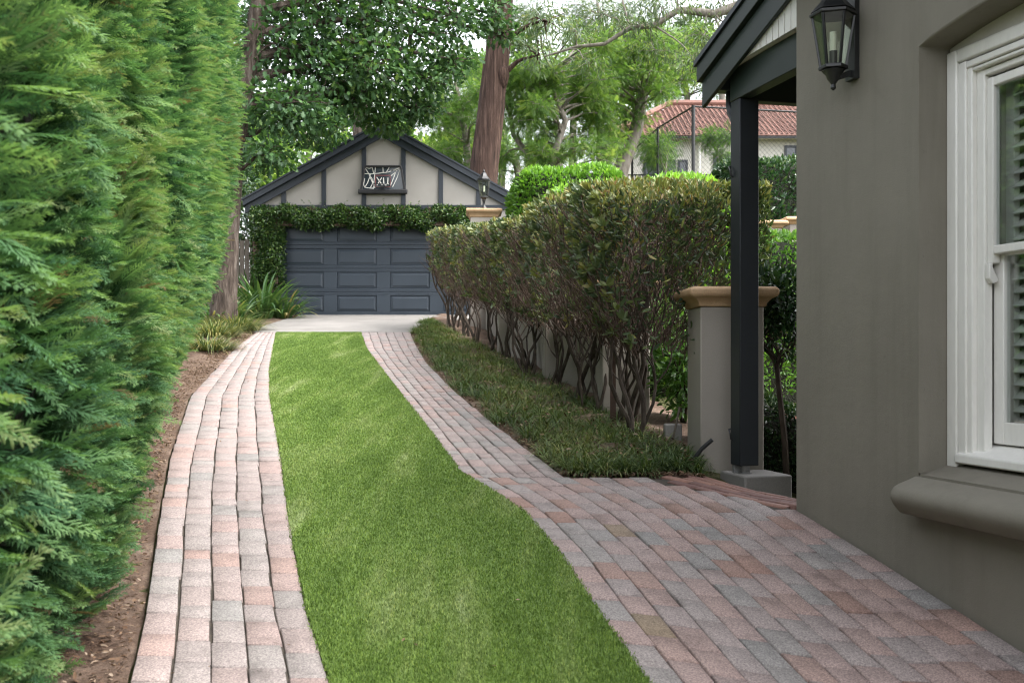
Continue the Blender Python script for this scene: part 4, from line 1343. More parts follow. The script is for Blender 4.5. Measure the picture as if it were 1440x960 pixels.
    # stems: each plant of the hedge is a cluster of its own
    for (yy, off) in ((8.75, -.02), (9.25, .05), (10.0, -.05), (10.75, .02), (11.7, .0), (12.6, -.05), (13.5, .05), (14.6, 0), (15.8, .03), (17.2, 0), (18.6, 0), (19.5, 0), (20.2, -.02)):
        m = MB()
        bx = float(hx(yy)) + off - .05
        ns = random.choice([4, 5, 6])
        for k in range(ns):
            a = Vector((bx + random.uniform(-.09, .09), yy + random.uniform(-.12, .12), 0)); a.z = Tf(a.x, a.y) - .04
            an = random.uniform(0, 6.28); sp = random.uniform(.15, .5)
            H = float(htop(yy)) * random.uniform(.45, .62)
            b = a + Vector((math.cos(an) * sp * .7, math.sin(an) * sp, H))
            r0 = random.uniform(.012, .027)
            pth = limb_path(a, b, .0, 8, .07)
            m.tube(pth, list(np.linspace(r0, r0 * .55, 8)), 7, ntw=.1)
            for q in range(4):
                s0 = pth[random.choice([3, 4, 5, 6, 7])]
                e = s0 + Vector((random.uniform(-.3, .3), random.uniform(-.38, .38), random.uniform(.3, .75)))
                e.z = min(e.z, Tf(e.x, e.y) + float(htop(yy)) * .93)
                pp = limb_path(s0, e, .0, 6, .08)
                m.tube(pp, list(np.linspace(r0 * .5, r0 * .18, 6)), 6)
                for w in range(2):
                    s1 = pp[random.choice([2, 3, 4])]
                    e1 = s1 + Vector((random.uniform(-.2, .2), random.uniform(-.25, .25), random.uniform(.1, .4)))
                    e1.z = min(e1.z, Tf(e1.x, e1.y) + float(htop(yy)) * .95)
                    m.tube(limb_path(s1, e1, .0, 4, .1), list(np.linspace(r0 * .22, .002, 4)), 5)
        m.build('stem', M['stem'], t, smooth=True)
shrub_hedge()

# ------------------------------------------------------------------ clipped hedges behind
def box_hedge(name, label, pts, width, h, mat, leaf, n, tint=.5, core=True, sd_=.2, tmpl=LEAF, taper=.0, rnd=.25):
    """leafy hedge along a line of (x, y); h height above the land"""
    pts = np.array(pts, float)
    L = np.concatenate([[0], np.cumsum(np.linalg.norm(np.diff(pts, axis=0), axis=1))])
    Lt = L[-1]
    def at(s): return np.stack([np.interp(s, L, pts[:, 0]), np.interp(s, L, pts[:, 1])], 1)
    mid = at(np.array([Lt / 2]))[0]
    t = thing(name, label, 'hedge', (mid[0], mid[1], Tf(mid[0], mid[1])), 0, {'clipped_hedge': 'clipped garden hedges', 'low_hedge': 'low garden hedges'}.get(name))
    dirv = (pts[-1] - pts[0]) / np.linalg.norm(pts[-1] - pts[0]); nrm = np.array([dirv[1], -dirv[0]])
    if core:
        m = MB(); k = 7
        vs = []; fs = []
        for i in range(k):
            c = at(np.array([.12 + (Lt - .24) * i / (k - 1)]))[0]; g = Tf(c[0], c[1]); hw = width / 2 - .1
            if i in (0, k - 1): hw *= .7
            for o_, z in ((-hw, -.2), (-hw, h - .28), (-hw * .6, h - .12), (hw * .6, h - .12), (hw, h - .28), (hw, -.2)):
                vs.append((c[0] + nrm[0] * o_, c[1] + nrm[1] * o_, g + z))
        for i in range(k - 1):
            for q in range(6):
                fs.append((i * 6 + q, i * 6 + (q + 1) % 6, i * 6 + 6 + (q + 1) % 6, i * 6 + 6 + q))
        fs += [tuple(range(6)), tuple(range((k - 1) * 6 + 5, (k - 1) * 6 - 1, -1))]
        m.add(vs, fs); m.build('inner_growth', M['conifer_core'], t)
    # leaves over a rounded box: sample s along, and angle over the section
    per = [h, width, h]
    s = rng.uniform(0, Lt, n); w = rng.uniform(0, 2 * h + width, n)
    endm = rng.uniform(0, 1, n) < min(.3, width / (Lt + width))
    off = np.where(w < h, -width / 2, np.where(w < h + width, w - h - width / 2, width / 2))
    z = np.where(w < h, w, np.where(w < h + width, h, 2 * h + width - w))
    nx = np.where(w < h, -1., np.where(w < h + width, 0., 1.)); nz = np.where((w >= h) & (w < h + width), 1., .15)
    off = np.where(endm, rng.uniform(-width / 2, width / 2, n), off); z = np.where(endm, rng.uniform(0, h, n), z)
    nx = np.where(endm, 0, nx); nl = np.where(endm, np.where(rng.uniform(0, 1, n) < .5, -1., 1.), 0.); nz = np.where(endm, .15, nz)
    s = np.where(endm, np.where(nl < 0, 0, Lt), s)
    # round the corners
    ez = np.clip((z - (h - rnd)) / rnd, 0, 1); eo = np.clip((np.abs(off) - (width / 2 - rnd)) / rnd, 0, 1)
    es = np.clip((np.abs(s - Lt / 2) - (Lt / 2 - rnd)) / rnd, 0, 1)
    ln = np.maximum(np.sqrt(ez ** 2 + eo ** 2 + es ** 2), 1)
    z = np.where(ez > 0, h - rnd + rnd * ez / ln, z)
    off = np.sign(off) * np.where(eo > 0, width / 2 - rnd + rnd * eo / ln, np.abs(off))
    s = Lt / 2 + np.sign(s - Lt / 2) * np.where(es > 0, Lt / 2 - rnd + rnd * es / ln, np.abs(s - Lt / 2))
    c = at(s)
    lump = .035 * np.sin(s * 5 + z * 4) + .03 * np.sin(s * 2.2 - z * 7) - np.abs(rng.normal(0, .035, n))
    x = c[:, 0] + nrm[0] * (off + nx * lump) + dirv[0] * nl * lump; y = c[:, 1] + nrm[1] * (off + nx * lump) + dirv[1] * nl * lump
    zz = T(c[:, 0], c[:, 1]) + z + (nz > .5) * lump
    N3 = np.stack([nrm[0] * nx + dirv[0] * nl, nrm[1] * nx + dirv[1] * nl, nz], 1)
    dirs = N3 * .75 + rng.normal(0, .55, (n, 3)); dirs[:, 2] += .2
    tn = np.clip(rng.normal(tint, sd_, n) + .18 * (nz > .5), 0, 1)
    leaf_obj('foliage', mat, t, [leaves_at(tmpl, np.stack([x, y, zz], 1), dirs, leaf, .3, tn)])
    return t
box_hedge('clipped_hedge', 'bright green clipped hedge with rounded end beside the garage roof', [(-.04, 20.95), (2.3, 21.1)], 1.3, 3.08, M['lime'], .10, 15000, .38, rnd=.55)
box_hedge('clipped_hedge', 'lime green clipped hedge showing just above the bronze shrub hedge', [(.62, 15.5), (2.1, 14.0), (2.72, 13.4)], 1.0, 2.42, M['lime'], .085, 14000, .62, rnd=.4)
box_hedge('dark_hedge', 'dark small leaved hedge below the tiled roof, right of the porch post', [(4.2, 21.5), (7.5, 22.5)], 1.4, 3.3, M['dark'], .11, 16000, .55, rnd=.4)
box_hedge('clipped_hedge', 'mid green clipped hedge seen between porch post and house wall', [(2.9, 14.6), (5.2, 15.2)], .9, 1.72, M['mid'], .075, 11000, .5, rnd=.2)
box_hedge('low_hedge', 'narrow low hedge with flat yellow green top behind the standard tree', [(2.3, 11.0), (4.0, 11.6)], .5, 1.08, M['mid'], .055, 7000, .6, rnd=.12)
box_hedge('low_hedge', 'dark low box hedge at the foot of the standard tree', [(1.55, 8.75), (2.9, 8.35)], .55, .62, M['dark'], .045, 8500, .6, rnd=.12)
box_hedge('low_hedge', 'pale green low hedge glimpsed between two piers behind the stems', [(.95, 12.0), (2.3, 11.4)], .6, .38, M['lime'], .045, 2500, .55, rnd=.12)
# brick path of the back garden
bp_ = MB()
TTp = []
x0, y0 = 1.8, 9.6
mm = MB()
for i in range(9):
    for j in range(22):
        xx = 1.75 + j * .12 + (.06 if i % 2 else 0); yy = 9.35 + i * .115
        g = Tf(xx, yy) + .03
        mm.box(xx + .003, xx + .117, yy + .003, yy + .112, g - .05, g, random.random())
o = mm.build('garden_path', M['redbrick'], None); o['kind'] = 'structure'

# standard camellia
def standard_tree():
    x, y = 2.085, 8.2
    g = Tf(x, y)
    t = thing('standard_tree', 'small ball headed standard tree between porch post and house corner', 'tree', (x, y, g))
    m = MB()
    top = Vector((x - .05, y, g + .92))
    m.tube([(x + .03, y, g - .05), (x + .015, y, g + .3), (x - .02, y, g + .62), top], [.027, .024, .022, .02], 9, ntw=.05)
    m.build('trunk', M['stem'], t, smooth=True)
    m = MB()
    for k in range(16):
        an = random.uniform(0, 6.28); e = top + Vector((math.cos(an) * random.uniform(.08, .25), math.sin(an) * random.uniform(.08, .25), random.uniform(.2, .5)))
        m.tube(limb_path(top - Vector((0, 0, random.uniform(0, .08))), e, 0, 6, .1), list(np.linspace(.009, .003, 6)), 5)
    m.build('branches', M['stem'], t, smooth=True)
    parts = [clump(LEAF, (x - .05, y, g + 1.40), (.27, .27, .27), 1300, .075, .1, .5, .5), clump(LEAF, (x - .03, y, g + 1.12), (.22, .22, .16), 160, .07, .1, .5, .5)]
    leaf_obj('crown', M['dark'], t, parts)
standard_tree()
# shrub glimpsed between the first two piers
def bush(name, label, c, r, n, mat, leaf, tint=.5):
    g = Tf(c[0], c[1])
    t = thing(name, label, 'shrub', (c[0], c[1], g), 0, 'bushes behind the piers' if name == 'garden_bush' else None)
    m = MB()
    for k in range(6):
        an = random.uniform(0, 6.28)
        e = Vector((c[0] + math.cos(an) * r[0] * .6, c[1] + math.sin(an) * r[1] * .6, g + r[2] * 1.3))
        m.tube(limb_path((c[0], c[1], g - .05), e, 0, 6, .06), list(np.linspace(.018, .005, 6)), 6)
    m.build('stem', M['stem'], t, smooth=True)
    leaf_obj('foliage', mat, t, [clump(LEAF, (c[0], c[1], g + r[2] * 1.05), r, n, leaf, .1, .5, tint)])
bush('garden_bush', 'glossy green bush seen between the first and second piers', (1.55, 9.6), (.32, .4, .5), 1700, M['mid'], .075, .4)
bush('garden_bush', 'leafy bush behind the second pier, partly hidden by the hedge stems', (1.45, 11.6), (.4, .5, .55), 1500, M['mid'], .08, .45)

bush('tall_shrub', 'tall dark shrub behind the grey paling fence, left of the garage', (-6.68, 26.0), (.62, .9, 2.3), 2600, M['dark'], .13, .6)
# ------------------------------------------------------------------ ivy round the garage door
def ivy():
    t = thing('ivy', 'dark green ivy trained along the garage lintel and down its left wall', 'ivy', (GX - 2.75, GY - .1, GG))
    parts = []
    def blob(x0, x1, z0, z1, n, depth):
        x = rng.uniform(x0, x1, n); z = rng.uniform(z0, z1, n)
        ex = np.minimum((x - x0), (x1 - x)) ; ez = np.minimum((z - z0), (z1 - z))
        dep = depth * np.clip(np.sqrt(np.clip(np.minimum(ex, ez) / .16, 0, 1)), .15, 1) * (.8 + .3 * np.sin(x * 6) * np.sin(z * 5 + x))
        y = GY - GYO - dep * rng.uniform(.45, 1, n)
        pos = np.stack([GX + x, y, GG + z], 1)
        pos[:, 2] += .04 * np.sin(x * 5.3) + .03 * np.sin(x * 11)
        dirs = rng.normal(0, .6, (n, 3)); dirs[:, 1] -= .5; dirs[:, 2] -= .1
        parts.append(leaves_at(LEAF, pos, dirs, .078, .3, np.clip(rng.normal(.55, .25, n), 0, 1)))
    GYO = .03
    blob(-3.0, -2.22, 1.6, 2.48, 3400, .38)
    blob(-2.98, -2.22, .62, 1.8, 4000, .36)
    blob(-2.4, 1.95, 1.97, 2.45, 11000, .36)
    blob(1.5, 2.4, 2.0, 2.3, 900, .2)
    # stray shoots
    for _ in range(26):
        x = random.uniform(-2.9, 2.3); z = 2.38
        m = 9; tt = np.linspace(0, 1, m)
        px = GX + x + .12 * tt * random.choice([-1, 1]); pz_ = GG + z + tt * random.uniform(.08, .26)
        pos = np.stack([px, np.full(m, GY - .12), pz_], 1)
        parts.append(leaves_at(LEAF, pos, rng.normal(0, .6, (m, 3)), .05, .3))
    leaf_obj('foliage', M['ivy'], t, parts)
    m = MB()
    m.box(-2.93, -2.36, -.2, -.004, .7, 2.36).box(-2.35, 1.85, -.18, -.004, 2.02, 2.34)
    for _ in range(30):
        x = random.uniform(-2.9, 1.9)
        m.tube(limb_path((x, -.24, 2.2), (x + random.uniform(-.3, .3), -.26, 2.44), .0, 5, .1), .005, 5)
    m.tube([(-2.8, -.12, -.05), (-2.78, -.13, .4), (-2.74, -.12, .75)], [.03, .025, .02], 7); m.tube([(-2.5, -.12, -.05), (-2.52, -.13, .4), (-2.5, -.12, .75)], [.022, .02, .018], 7)
    m.v = [(a + GX, b + GY, c + GG) for a, b, c in m.v]
    m.build('stem', M['twig'], t)
ivy()

# ------------------------------------------------------------------ trees
def V3(px, py, d): 
    p = PD(px, py, d); return (p.x, p.y, p.z)
g0 = Tf(-5.2, 20.0)
oak_cl = []
for px, py, d, r, n, tn in [
    (355, 30, 21.5, (.8, .8, .9), 700, .35), (350, 130, 21.5, (.7, .7, .9), 600, .35), (395, 60, 20.5, (1.1, 1.0, .8), 1100, .35), (400, 150, 20, (1.0, .9, .55), 900, .4), (380, 215, 19.8, (.55, .6, .35), 420, .4),
    (450, 20, 21, (1.1, 1.1, .8), 1100, .5), (455, 105, 21, (1.0, 1.1, .7), 1200, .5), (440, 175, 21, (.8, .9, .42), 750, .4),
    (520, 20, 21.5, (1.1, 1.1, .8), 1100, .5), (520, 95, 21.3, (1.0, 1.1, .65), 1200, .55), (505, 140, 21.8, (.9, .9, .42), 900, .55), (545, 172, 22.6, (.62, .8, .24), 520, .6),
    (580, 45, 22, (1.0, 1.0, .7), 900, .5), (590, 110, 22.3, (.9, .9, .5), 900, .5), (590, 155, 22.6, (.6, .7, .26), 420, .5),
    (640, 25, 22.5, (.8, .9, .5), 550, .5), (640, 85, 22.5, (.55, .7, .4), 330, .5), (690, 20, 23, (.6, .8, .4), 380, .5), (705, 48, 23.2, (.4, .5, .25), 200, .5),
    (420, -80, 20.5, (1.6, 1.6, 1.1), 900, .5), (540, -80, 21.5, (1.6, 1.6, 1.1), 900, .5), (650, -70, 22.5, (1.4, 1.4, 1.0), 600, .5)]:
    oak_cl.append((V3(px, py, d), r, n, tn))
tree('oak_tree', 'shaggy barked tree with dark lobed leaves overhanging the garage, left of it', 'tree', None,
     [((-5.42, 20.0, g0), .26), ((-5.36, 20.0, g0 + 1.2), .20), ((-5.28, 20.05, g0 + 2.6), .18), ((-5.12, 20.1, g0 + 4.2), .18), ((-4.75, 20.3, g0 + 6.5), .15)],
     oak_cl, OAK, .15, M['oak'], M['oldbark'], twigs=12, limb_r=.06, droop=.25, trunk_wob=.16)
pf = thing('paling_fence', 'weathered grey paling fence behind the shaggy trunk, left of the garage', 'fence', (-8, 24.4, Tf(-8, 24.4)))
m = MB()
for i in range(64):
    x = -6.02 - .11 * i; y = 24.45 - .01 * i; g = Tf(x, y)
    m.box(x + .004, x + .104, y, y + .018, g - .1, g + 1.72 + random.uniform(-.02, .02), random.random())
m.build('palings', M['stake'], pf)
m = MB()
for z_ in (.4, 1.4):
    m.bar((-6.0, 24.5, Tf(-6.0, 24.5) + z_), (-13, 23.9, Tf(-13, 23.9) + z_), .04, .07)
m.build('rails', M['stake'], pf)
# the red barked gum behind the garage
tb = V3(672, 300, 30)
gt_ = [((tb[0] - .15, 30, Tf(-1, 30)), .52), (V3(680, 250, 30), .41), (V3(691, 150, 30), .38), (V3(701, 60, 30), .34), (V3(707, -20, 30), .31), (V3(716, -160, 30), .25)]
gum_cl = [(V3(a, b, d), r, n, t_) for a, b, d, r, n, t_ in [(740, -60, 29.5, (1.8, 1.6, .7), 800, .5), (660, -80, 30, (2, 1.6, .9), 800, .5), (760, -150, 31, (2.6, 2.4, 1.4), 900, .5), (650, -190, 31, (2.6, 2.4, 1.4), 900, .5), (770, 30, 29.5, (.8, .8, .7), 260, .5), (756, 78, 29.3, (.45, .5, .6), 130, .5)]]
gum = tree('gum_tree', 'tall leaning red barked trunk rising behind the garage roof', 'tree', None, gt_, gum_cl, NARROW, .2, M['gum'], M['gumbark'], twigs=6, limb_r=.1, droop=.9, trunk_wob=.07)
MB().lathe(V3(707, 104, 29.8), [(.05, -.42), (.13, -.3), (.19, -.05), (.17, .1), (.05, .3)], 12).build('burl', M['gumbark'], gum, smooth=True)
tree('background_tree', 'straight brown trunk seen just above the garage ridge', 'tree', None, [((-4.4, 34, Tf(-4.4, 34)), .3), (V3(507, 200, 34), .27), (V3(510, 130, 34), .24), (V3(514, 0, 34), .2)],
     [(V3(470, -30, 34), (2, 2, 1.4), 800, .5), (V3(560, -40, 34), (2, 2, 1.4), 800, .5), (V3(510, -120, 34), (2.4, 2.4, 1.6), 800, .5)], LEAF, .16, M['gum'], M['oldbark'], limb_r=.08)
# feathery bright green trees
def feathery(label, trunkpx, d, cl, dens=1.0, tn=.5, r0=.14, bark_=None):
    trunk = []
    b = PD(trunkpx[0][0], trunkpx[0][1], d)
    trunk.append(((b.x, d, Tf(b.x, d)), r0 * 1.3))
    for i, (px, py) in enumerate(trunkpx):
        trunk.append((V3(px, py, d), r0 * (1 - .5 * i / len(trunkpx))))
    cc = [(V3(px, py, d + dd), (rx * d / FPX, rx * d / FPX, ry * d / FPX), int(dens * .23 * rx * ry + 90), np.clip(tn + random.uniform(-.18, .2), 0, 1)) for px, py, dd, rx, ry in cl]
    return tree('feathery_tree', label, 'tree', 'feathery trees beyond the garden', trunk, cc, PINNATE, .27, M['jac'], bark_ or M['palebark'], twigs=5, limb_r=.045, droop=.25, shell=.75)
def rc(n, x0, x1, y0, y1, s0=18, s1=40, asp=.55):
    out = []
    for _ in range(n):
        s_ = random.uniform(s0, s1)
        out.append((random.uniform(x0, x1), random.uniform(y0, y1), random.uniform(-2.0, 2.0), s_, s_ * asp))
    return out
feathery('feathery green tree close behind the right half of the garage roof', [(660, 260), (655, 190), (640, 120)], 36, rc(22, 600, 690, 85, 240), .9, .42)
feathery('feathery tree with pale forked trunk just right of the red barked trunk', [(758, 262), (748, 225), (722, 190), (716, 150)], 34, rc(24, 705, 780, 95, 230), .85, .45, .10)
feathery('bright feathery tree with pale crooked trunk above the clipped hedges', [(772, 262), (780, 215), (795, 170), (778, 130), (776, 100)], 33, rc(36, 740, 860, 35, 225), .85, .5, .12)
feathery('thick leaning feathery tree left of the court fence', [(865, 270), (876, 230), (895, 180), (905, 130)], 36, rc(30, 820, 890, 50, 215) + rc(14, 885, 945, 50, 130), .85, .55, .3)
feathery('bright feathery tree arching over the neighbouring tiled roof', [(1200, 300), (1190, 220), (1130, 120), (1000, 85)], 40, rc(30, 885, 990, 35, 120), .85, .6, .2)
feathery('drooping feathery tree in front of the neighbouring house', [(930, 290), (935, 240), (940, 205)], 38.5, rc(6, 905, 955, 195, 245, 18, 30, .8), 1.6, .25, .07)
feathery('feathery branch tree beside the porch post, before the house windows', [(1010, 290), (1012, 240), (1008, 215)], 36.5, rc(4, 995, 1026, 190, 225, 14, 22, .8), 1.8, .3, .05)
# big grey limb crossing the sky
tree('spreading_tree', 'grey limbed gum whose long branch crosses the white sky top right', 'tree', None,
     [((12.2, 31, Tf(12.2, 31)), .42), (V3(1290, 130, 31), .36), (V3(1200, 10, 31), .26), (V3(1120, 0, 31), .20), (V3(1050, 4, 31), .15), (V3(1005, 20, 31), .125), (V3(955, 14, 31), .10), (V3(920, 36, 31), .085), (V3(885, 40, 31), .07), (V3(850, 62, 31), .055), (V3(810, 66, 31), .045), (V3(765, 80, 31), .025)],
     [(V3(px, py, 31 + random.uniform(-1, 1)), (rx, rx, ry), n, .5) for px, py, rx, ry, n in [(850, 20, .9, .5, 260), (890, 35, .8, .4, 240), (930, 10, 1, .5, 340), (990, 50, .8, .55, 300), (1010, 0, 1, .6, 360), (1040, 60, .9, .6, 300), (810, 45, .7, .4, 200), (950, -40, 1.6, .8, 360), (1050, -60, 1.8, 1, 300), (870, -40, 1.4, .7, 300), (1010, 105, .8, .6, 300), (760, 25, .7, .5, 170), (975, 85, .7, .4, 220), (830, 90, .6, .35, 140), (920, 70, .8, .4, 200)]],
     NARROW, .18, M['gum'], M['palebark'], twigs=7, limb_r=.035, droop=.8, trunk_wob=.05)
# trees farther off, closing the view
far = [(370, 250, 44, 80, 60, .45), (430, 215, 50, 90, 70, .6), (360, 180, 52, 90, 70, .5), (480, 170, 55, 90, 70, .5), (590, 205, 46, 60, 45, .6), (620, 150, 55, 80, 60, .4), (700, 150, 58, 90, 70, .5), (780, 190, 58, 90, 70, .45), (850, 140, 62, 90, 60, .5), (960, 110, 66, 80, 50, .5), (1010, 60, 64, 60, 45, .4), (640, 220, 45, 60, 40, .6), (720, 225, 46, 60, 40, .5), (800, 110, 60, 70, 40, .5), (870, 70, 66, 80, 45, .3), (690, 70, 62, 70, 50, .3), (740, 40, 70, 70, 55, .35), (920, 25, 72, 80, 50, .35), (840, 20, 74, 60, 36, .4)]
names = ['yellow green tree low behind the left eave of the garage', 'light green tree beyond the left slope of the garage roof', 'tall tree far behind the hedge end, over the left garage eave', 'distant tree beyond the ridge of the garage',
         'yellow green tree just beyond the right slope of the garage roof', 'distant dark tree between garage ridge and red barked trunk', 'distant tree directly behind the red barked trunk', 'distant tree behind the crooked pale trunk',
         'distant tree behind the thick leaning trunk', 'distant tree over the neighbouring roof ridge', 'distant tree beneath the long grey branch beside the porch roof', 'low yellow green tree left of the red barked trunk', 'low green tree right of the red barked trunk', 'high pale tree against the white sky', 'grey green treetop against the white sky below the long branch', 'grey green treetop just right of the red barked trunk', 'far treetop filling the sky between trunk and long branch', 'far treetop over the tiled roof beside the porch eave', 'small far treetop peeping above the long branch']
for (px, py, d, rx, ry, tn), lab in zip(far, names):
    b = PD(px, py, d)
    s_ = d / FPX
    cl = []
    for k in range(7):
        a = random.uniform(0, 6.28); q = random.uniform(.3, .75)
        cl.append(((b.x + math.cos(a) * rx * s_ * q, d + random.uniform(-1.5, 1.5), b.z + math.sin(a) * ry * s_ * q), (rx * s_ * .45, rx * s_ * .45, ry * s_ * .42), 330, float(np.clip(tn + random.uniform(-.2, .2), 0, 1))))
    tree('background_tree', lab, 'tree', 'trees closing the view', [((b.x, d, Tf(b.x, d)), .25), ((b.x + .3, d, b.z - ry * s_ * .5), .18), ((b.x, d, b.z + ry * s_ * .4), .1)], cl, LEAF if px % 20 else PINNATE, .34, M['jac'] if tn > .42 else M['gum'], M['palebark'], twigs=4, limb_r=.06)

# ------------------------------------------------------------------ neighbouring house, fences
NY = 46.0
nx0 = (872 - 720) / FPX * NY; nx1 = (1290 - 720) / FPX * NY
ng = Tf(nx0 + 3, NY) - 1.2
ze = EYE + (HOR - 196) / FPX * NY; zr = EYE + (HOR - 138) / FPX * (NY + 4) + .6
nh = thing('neighbour_house', 'cream neighbouring house with red tiled roof behind the court fence', 'house', (nx0 + 3, NY, ng))
openings = [(905, 225, 950, 262), (953, 225, 967, 262), (1003, 218, 1015, 252), (1018, 218, 1026, 252), (1103, 205, 1121, 238), (1075, 232, 1092, 258)]
def npx(px): return (px - 720) / FPX * NY
def npz(py): return EYE + (HOR - py) / FPX * NY
MB().box(nx0, nx1, NY, NY + 8, ng - .5, ze).build('wall', M['cream_wall'], nh)
for (a, b_, c, d_) in openings:
    x0, x1, z1, z0 = npx(a), npx(c), npz(b_), npz(d_)
    wf = MB().box(x0, x0 + .09, NY - .06, NY - .001, z0, z1).box(x1 - .09, x1, NY - .06, NY - .001, z0, z1).box(x0 + .09, x1 - .09, NY - .06, NY - .001, z1 - .09, z1).box(x0 + .09, x1 - .09, NY - .06, NY - .001, z0, z0 + .07)
    wf = wf.build('window', M['navy'], nh)
    if x1 - x0 > .6:
        MB().box((x0 + x1) / 2 - .03, (x0 + x1) / 2 + .03, NY - .05, NY - .002, z0 + .071, z1 - .091).build('mullion', M['white'], wf)
    MB().box(x0 + .091, x1 - .091, NY - .03, NY - .0025, z0 + .071, z1 - .091).build('pane', M['dark_glass'], wf)
MB().box(nx0 - .5, nx1 + .3, NY - .55, NY - .42, ze - .05, ze + .09).build('gutter', M['black'], nh)
MB().box(nx0 - .45, nx1 + .3, NY - .42, NY - .002, ze - .02, ze + .01).build('eaves', M['soffit'], nh)
def tileroof():
    V = []; F = []; TT = []
    rise = 2.35; run = 4.6
    rows = 24; cw = .22
    cols = int((nx1 - nx0 + 1) / cw)
    for r_ in range(rows):
        t0 = r_ / rows; t1 = (r_ + 1.12) / rows
        for c in range(cols):
            xa = nx0 - .5 + c * cw
            if xa < nx0 - .5 + t0 * 3.2: continue     # hipped end
            tt = random.gauss(.5, .16)
            base = len(V)
            prof = [(0, 0), (.04, .045), (.10, .05), (.14, .008), (.22, 0)]
            for px_, pz_ in prof:
                V.append((xa + px_, NY - .6 + run * t0, ze + .06 + rise * t0 + pz_ + .045))
            for px_, pz_ in prof:
                V.append((xa + px_, NY - .6 + run * t1, ze + .06 + rise * t1 + pz_))
            for k in range(4): F.append((base + k, base + k + 1, base + 6 + k, base + 5 + k))
            V.extend([(xa, NY - .6 + run * t0, ze + .04 + rise * t0), (xa + .22, NY - .6 + run * t0, ze + .04 + rise * t0)])
            F.append((base, base + 10, base + 11, base + 4))
            TT += [tt] * 12
    f4 = np.array(F)
    rf = np_mesh('roof', np.array(V), [f4], M['tiles'], nh, tint=np.array(TT))
    MB().tube([(nx0 + 2.7, NY - .6 + run, ze + .16 + rise), (nx1 + .3, NY - .6 + run, ze + .16 + rise)], .16, 8).build('ridge', M['tiles'], nh, smooth=True)
    MB().tube([(nx0 - .5, NY - .6, ze + .14), (nx0 + 2.7, NY - .6 + run, ze + .16 + rise)], .13, 8).build('hip_ridge', M['tiles'], nh, smooth=True)
    MB().prism([(nx0 - .45, ze + .02), (nx1 + .3, ze + .02), (nx1 + .3, ze + rise), (nx0 + 2.8, ze + rise)], (0, NY + run - .7, 0), (1, 0, 0), (0, 0, 1), (0, 6, 0)).build('roof_end', M['tiles'], nh)
tileroof()
MB().tube([(npx(1105), NY - .5, ze + .02), (npx(983), NY - .48, ze - .05), (npx(983), NY - .12, ze - .35), (npx(983), NY - .12, ng)], .05, 6).build('downpipe', M['white'], nh)

# court fence of black posts and wire
FD = 34.0
cf = thing('court_fence', 'tall black wire mesh fence on thin posts in front of the tiled house', 'fence', (npx(975), FD, Tf(5.8, FD)))
def fp(px, py, d): return PD(px, py, d)
fposts = [(889, 213, 39.0), (925, 180, 36.5), (975, 150, FD), (1128, 158, 34.6), (1200, 160, 34.8)]
tops = []
for px, py, d in fposts:
    p = fp(px, py, d); tops.append(p)
    r_ = .06 if d < 36 else .045
    MB().tube([(p.x, p.y, Tf(p.x, p.y) - .3), (p.x, p.y, p.z + .03)], r_, 8).build('post', M['black'], cf, smooth=True)
for a, b in zip(tops[:-1], tops[1:]):
    MB().tube([a, b], .03, 6).build('top_rail', M['black'], cf)
wire = MB()
for a, b in zip(tops[:-1], tops[1:]):
    ab = Vector((b.x - a.x, b.y - a.y, 0)); Lh = ab.length
    H = max(2.4, min(a.z, b.z) - Tf(a.x, a.y) - .1)
    pitch = .16
    ta = a.z; 
    n = int((Lh + H) / pitch)
    for k in range(n):
        for sgn in (1, -1):
            s0 = -H + k * pitch
            # line from (s0, 0) to (s0+H, H), clipped to 0..Lh
            c0 = max(0, -s0); c1 = min(H, Lh - s0)
            if c1 - c0 < .05: continue
            q = []
            for c in (c0, c1):
                ss_ = s0 + c
                if sgn < 0: ss_ = Lh - ss_
                zt = a.z + (b.z - a.z) * ss_ / Lh
                q.append(Vector((a.x + ab.x * ss_ / Lh, a.y + ab.y * ss_ / Lh, zt - H + c)))
            wire.bar(q[0], q[1], .006, .006)
wire.build('wire_mesh', M['black'], cf)
# balustrade behind
rl = thing('balustrade', 'black railing with close uprights below the windows of the tiled house', 'railing', (npx(950), 41, Tf(6, 41)))
ra = fp(868, 246, 41); rb = fp(1300, 246, 41)
zr_ = ra.z; zl_ = ra.z - .62
MB().box(ra.x, rb.x, 40.97, 41.03, zr_ - .03, zr_ + .02).build('handrail', M['black'], rl)
MB().box(ra.x, rb.x, 40.98, 41.02, zl_ - .02, zl_ + .02).build('bottom_rail', M['black'], rl)
m = MB(); x = ra.x
while x < rb.x:
    m.box(x - .012, x + .012, 40.985, 41.015, zl_ + .021, zr_ - .031); x += .14
m.build('uprights', M['black'], rl)
x = ra.x
while x < rb.x:
    MB().box(x - .04, x + .04, 40.96, 41.04, Tf(x, 41) - .2, zr_ + .1).build('post', M['black'], rl); x += 2.4
# far piers in the garden slit
for px, py, d, lab in ((1078, 313, 18.0, 'sandstone capped pier among greenery just right of the porch post'), (1122, 308, 18.4, 'sandstone capped pier half hidden at the house corner')):
    p = PD(px, py, d); g = Tf(p.x, d)
    t = thing('garden_pier', lab, 'pier', (p.x, d, g), 0, 'piers in the back garden')
    MB().sq(p.x, d, [(.2, g - .2), (.2, p.z - .12)], PR).build('shaft', M['render_pier'], t, bevel=.01)
    MB().sq(p.x, d, [(.21, p.z - .119), (.25, p.z - .06), (.29, p.z - .05), (.29, p.z - .01), (.26, p.z + .01)], PR).build('cap', M['stone_cap'], t, bevel=.01)

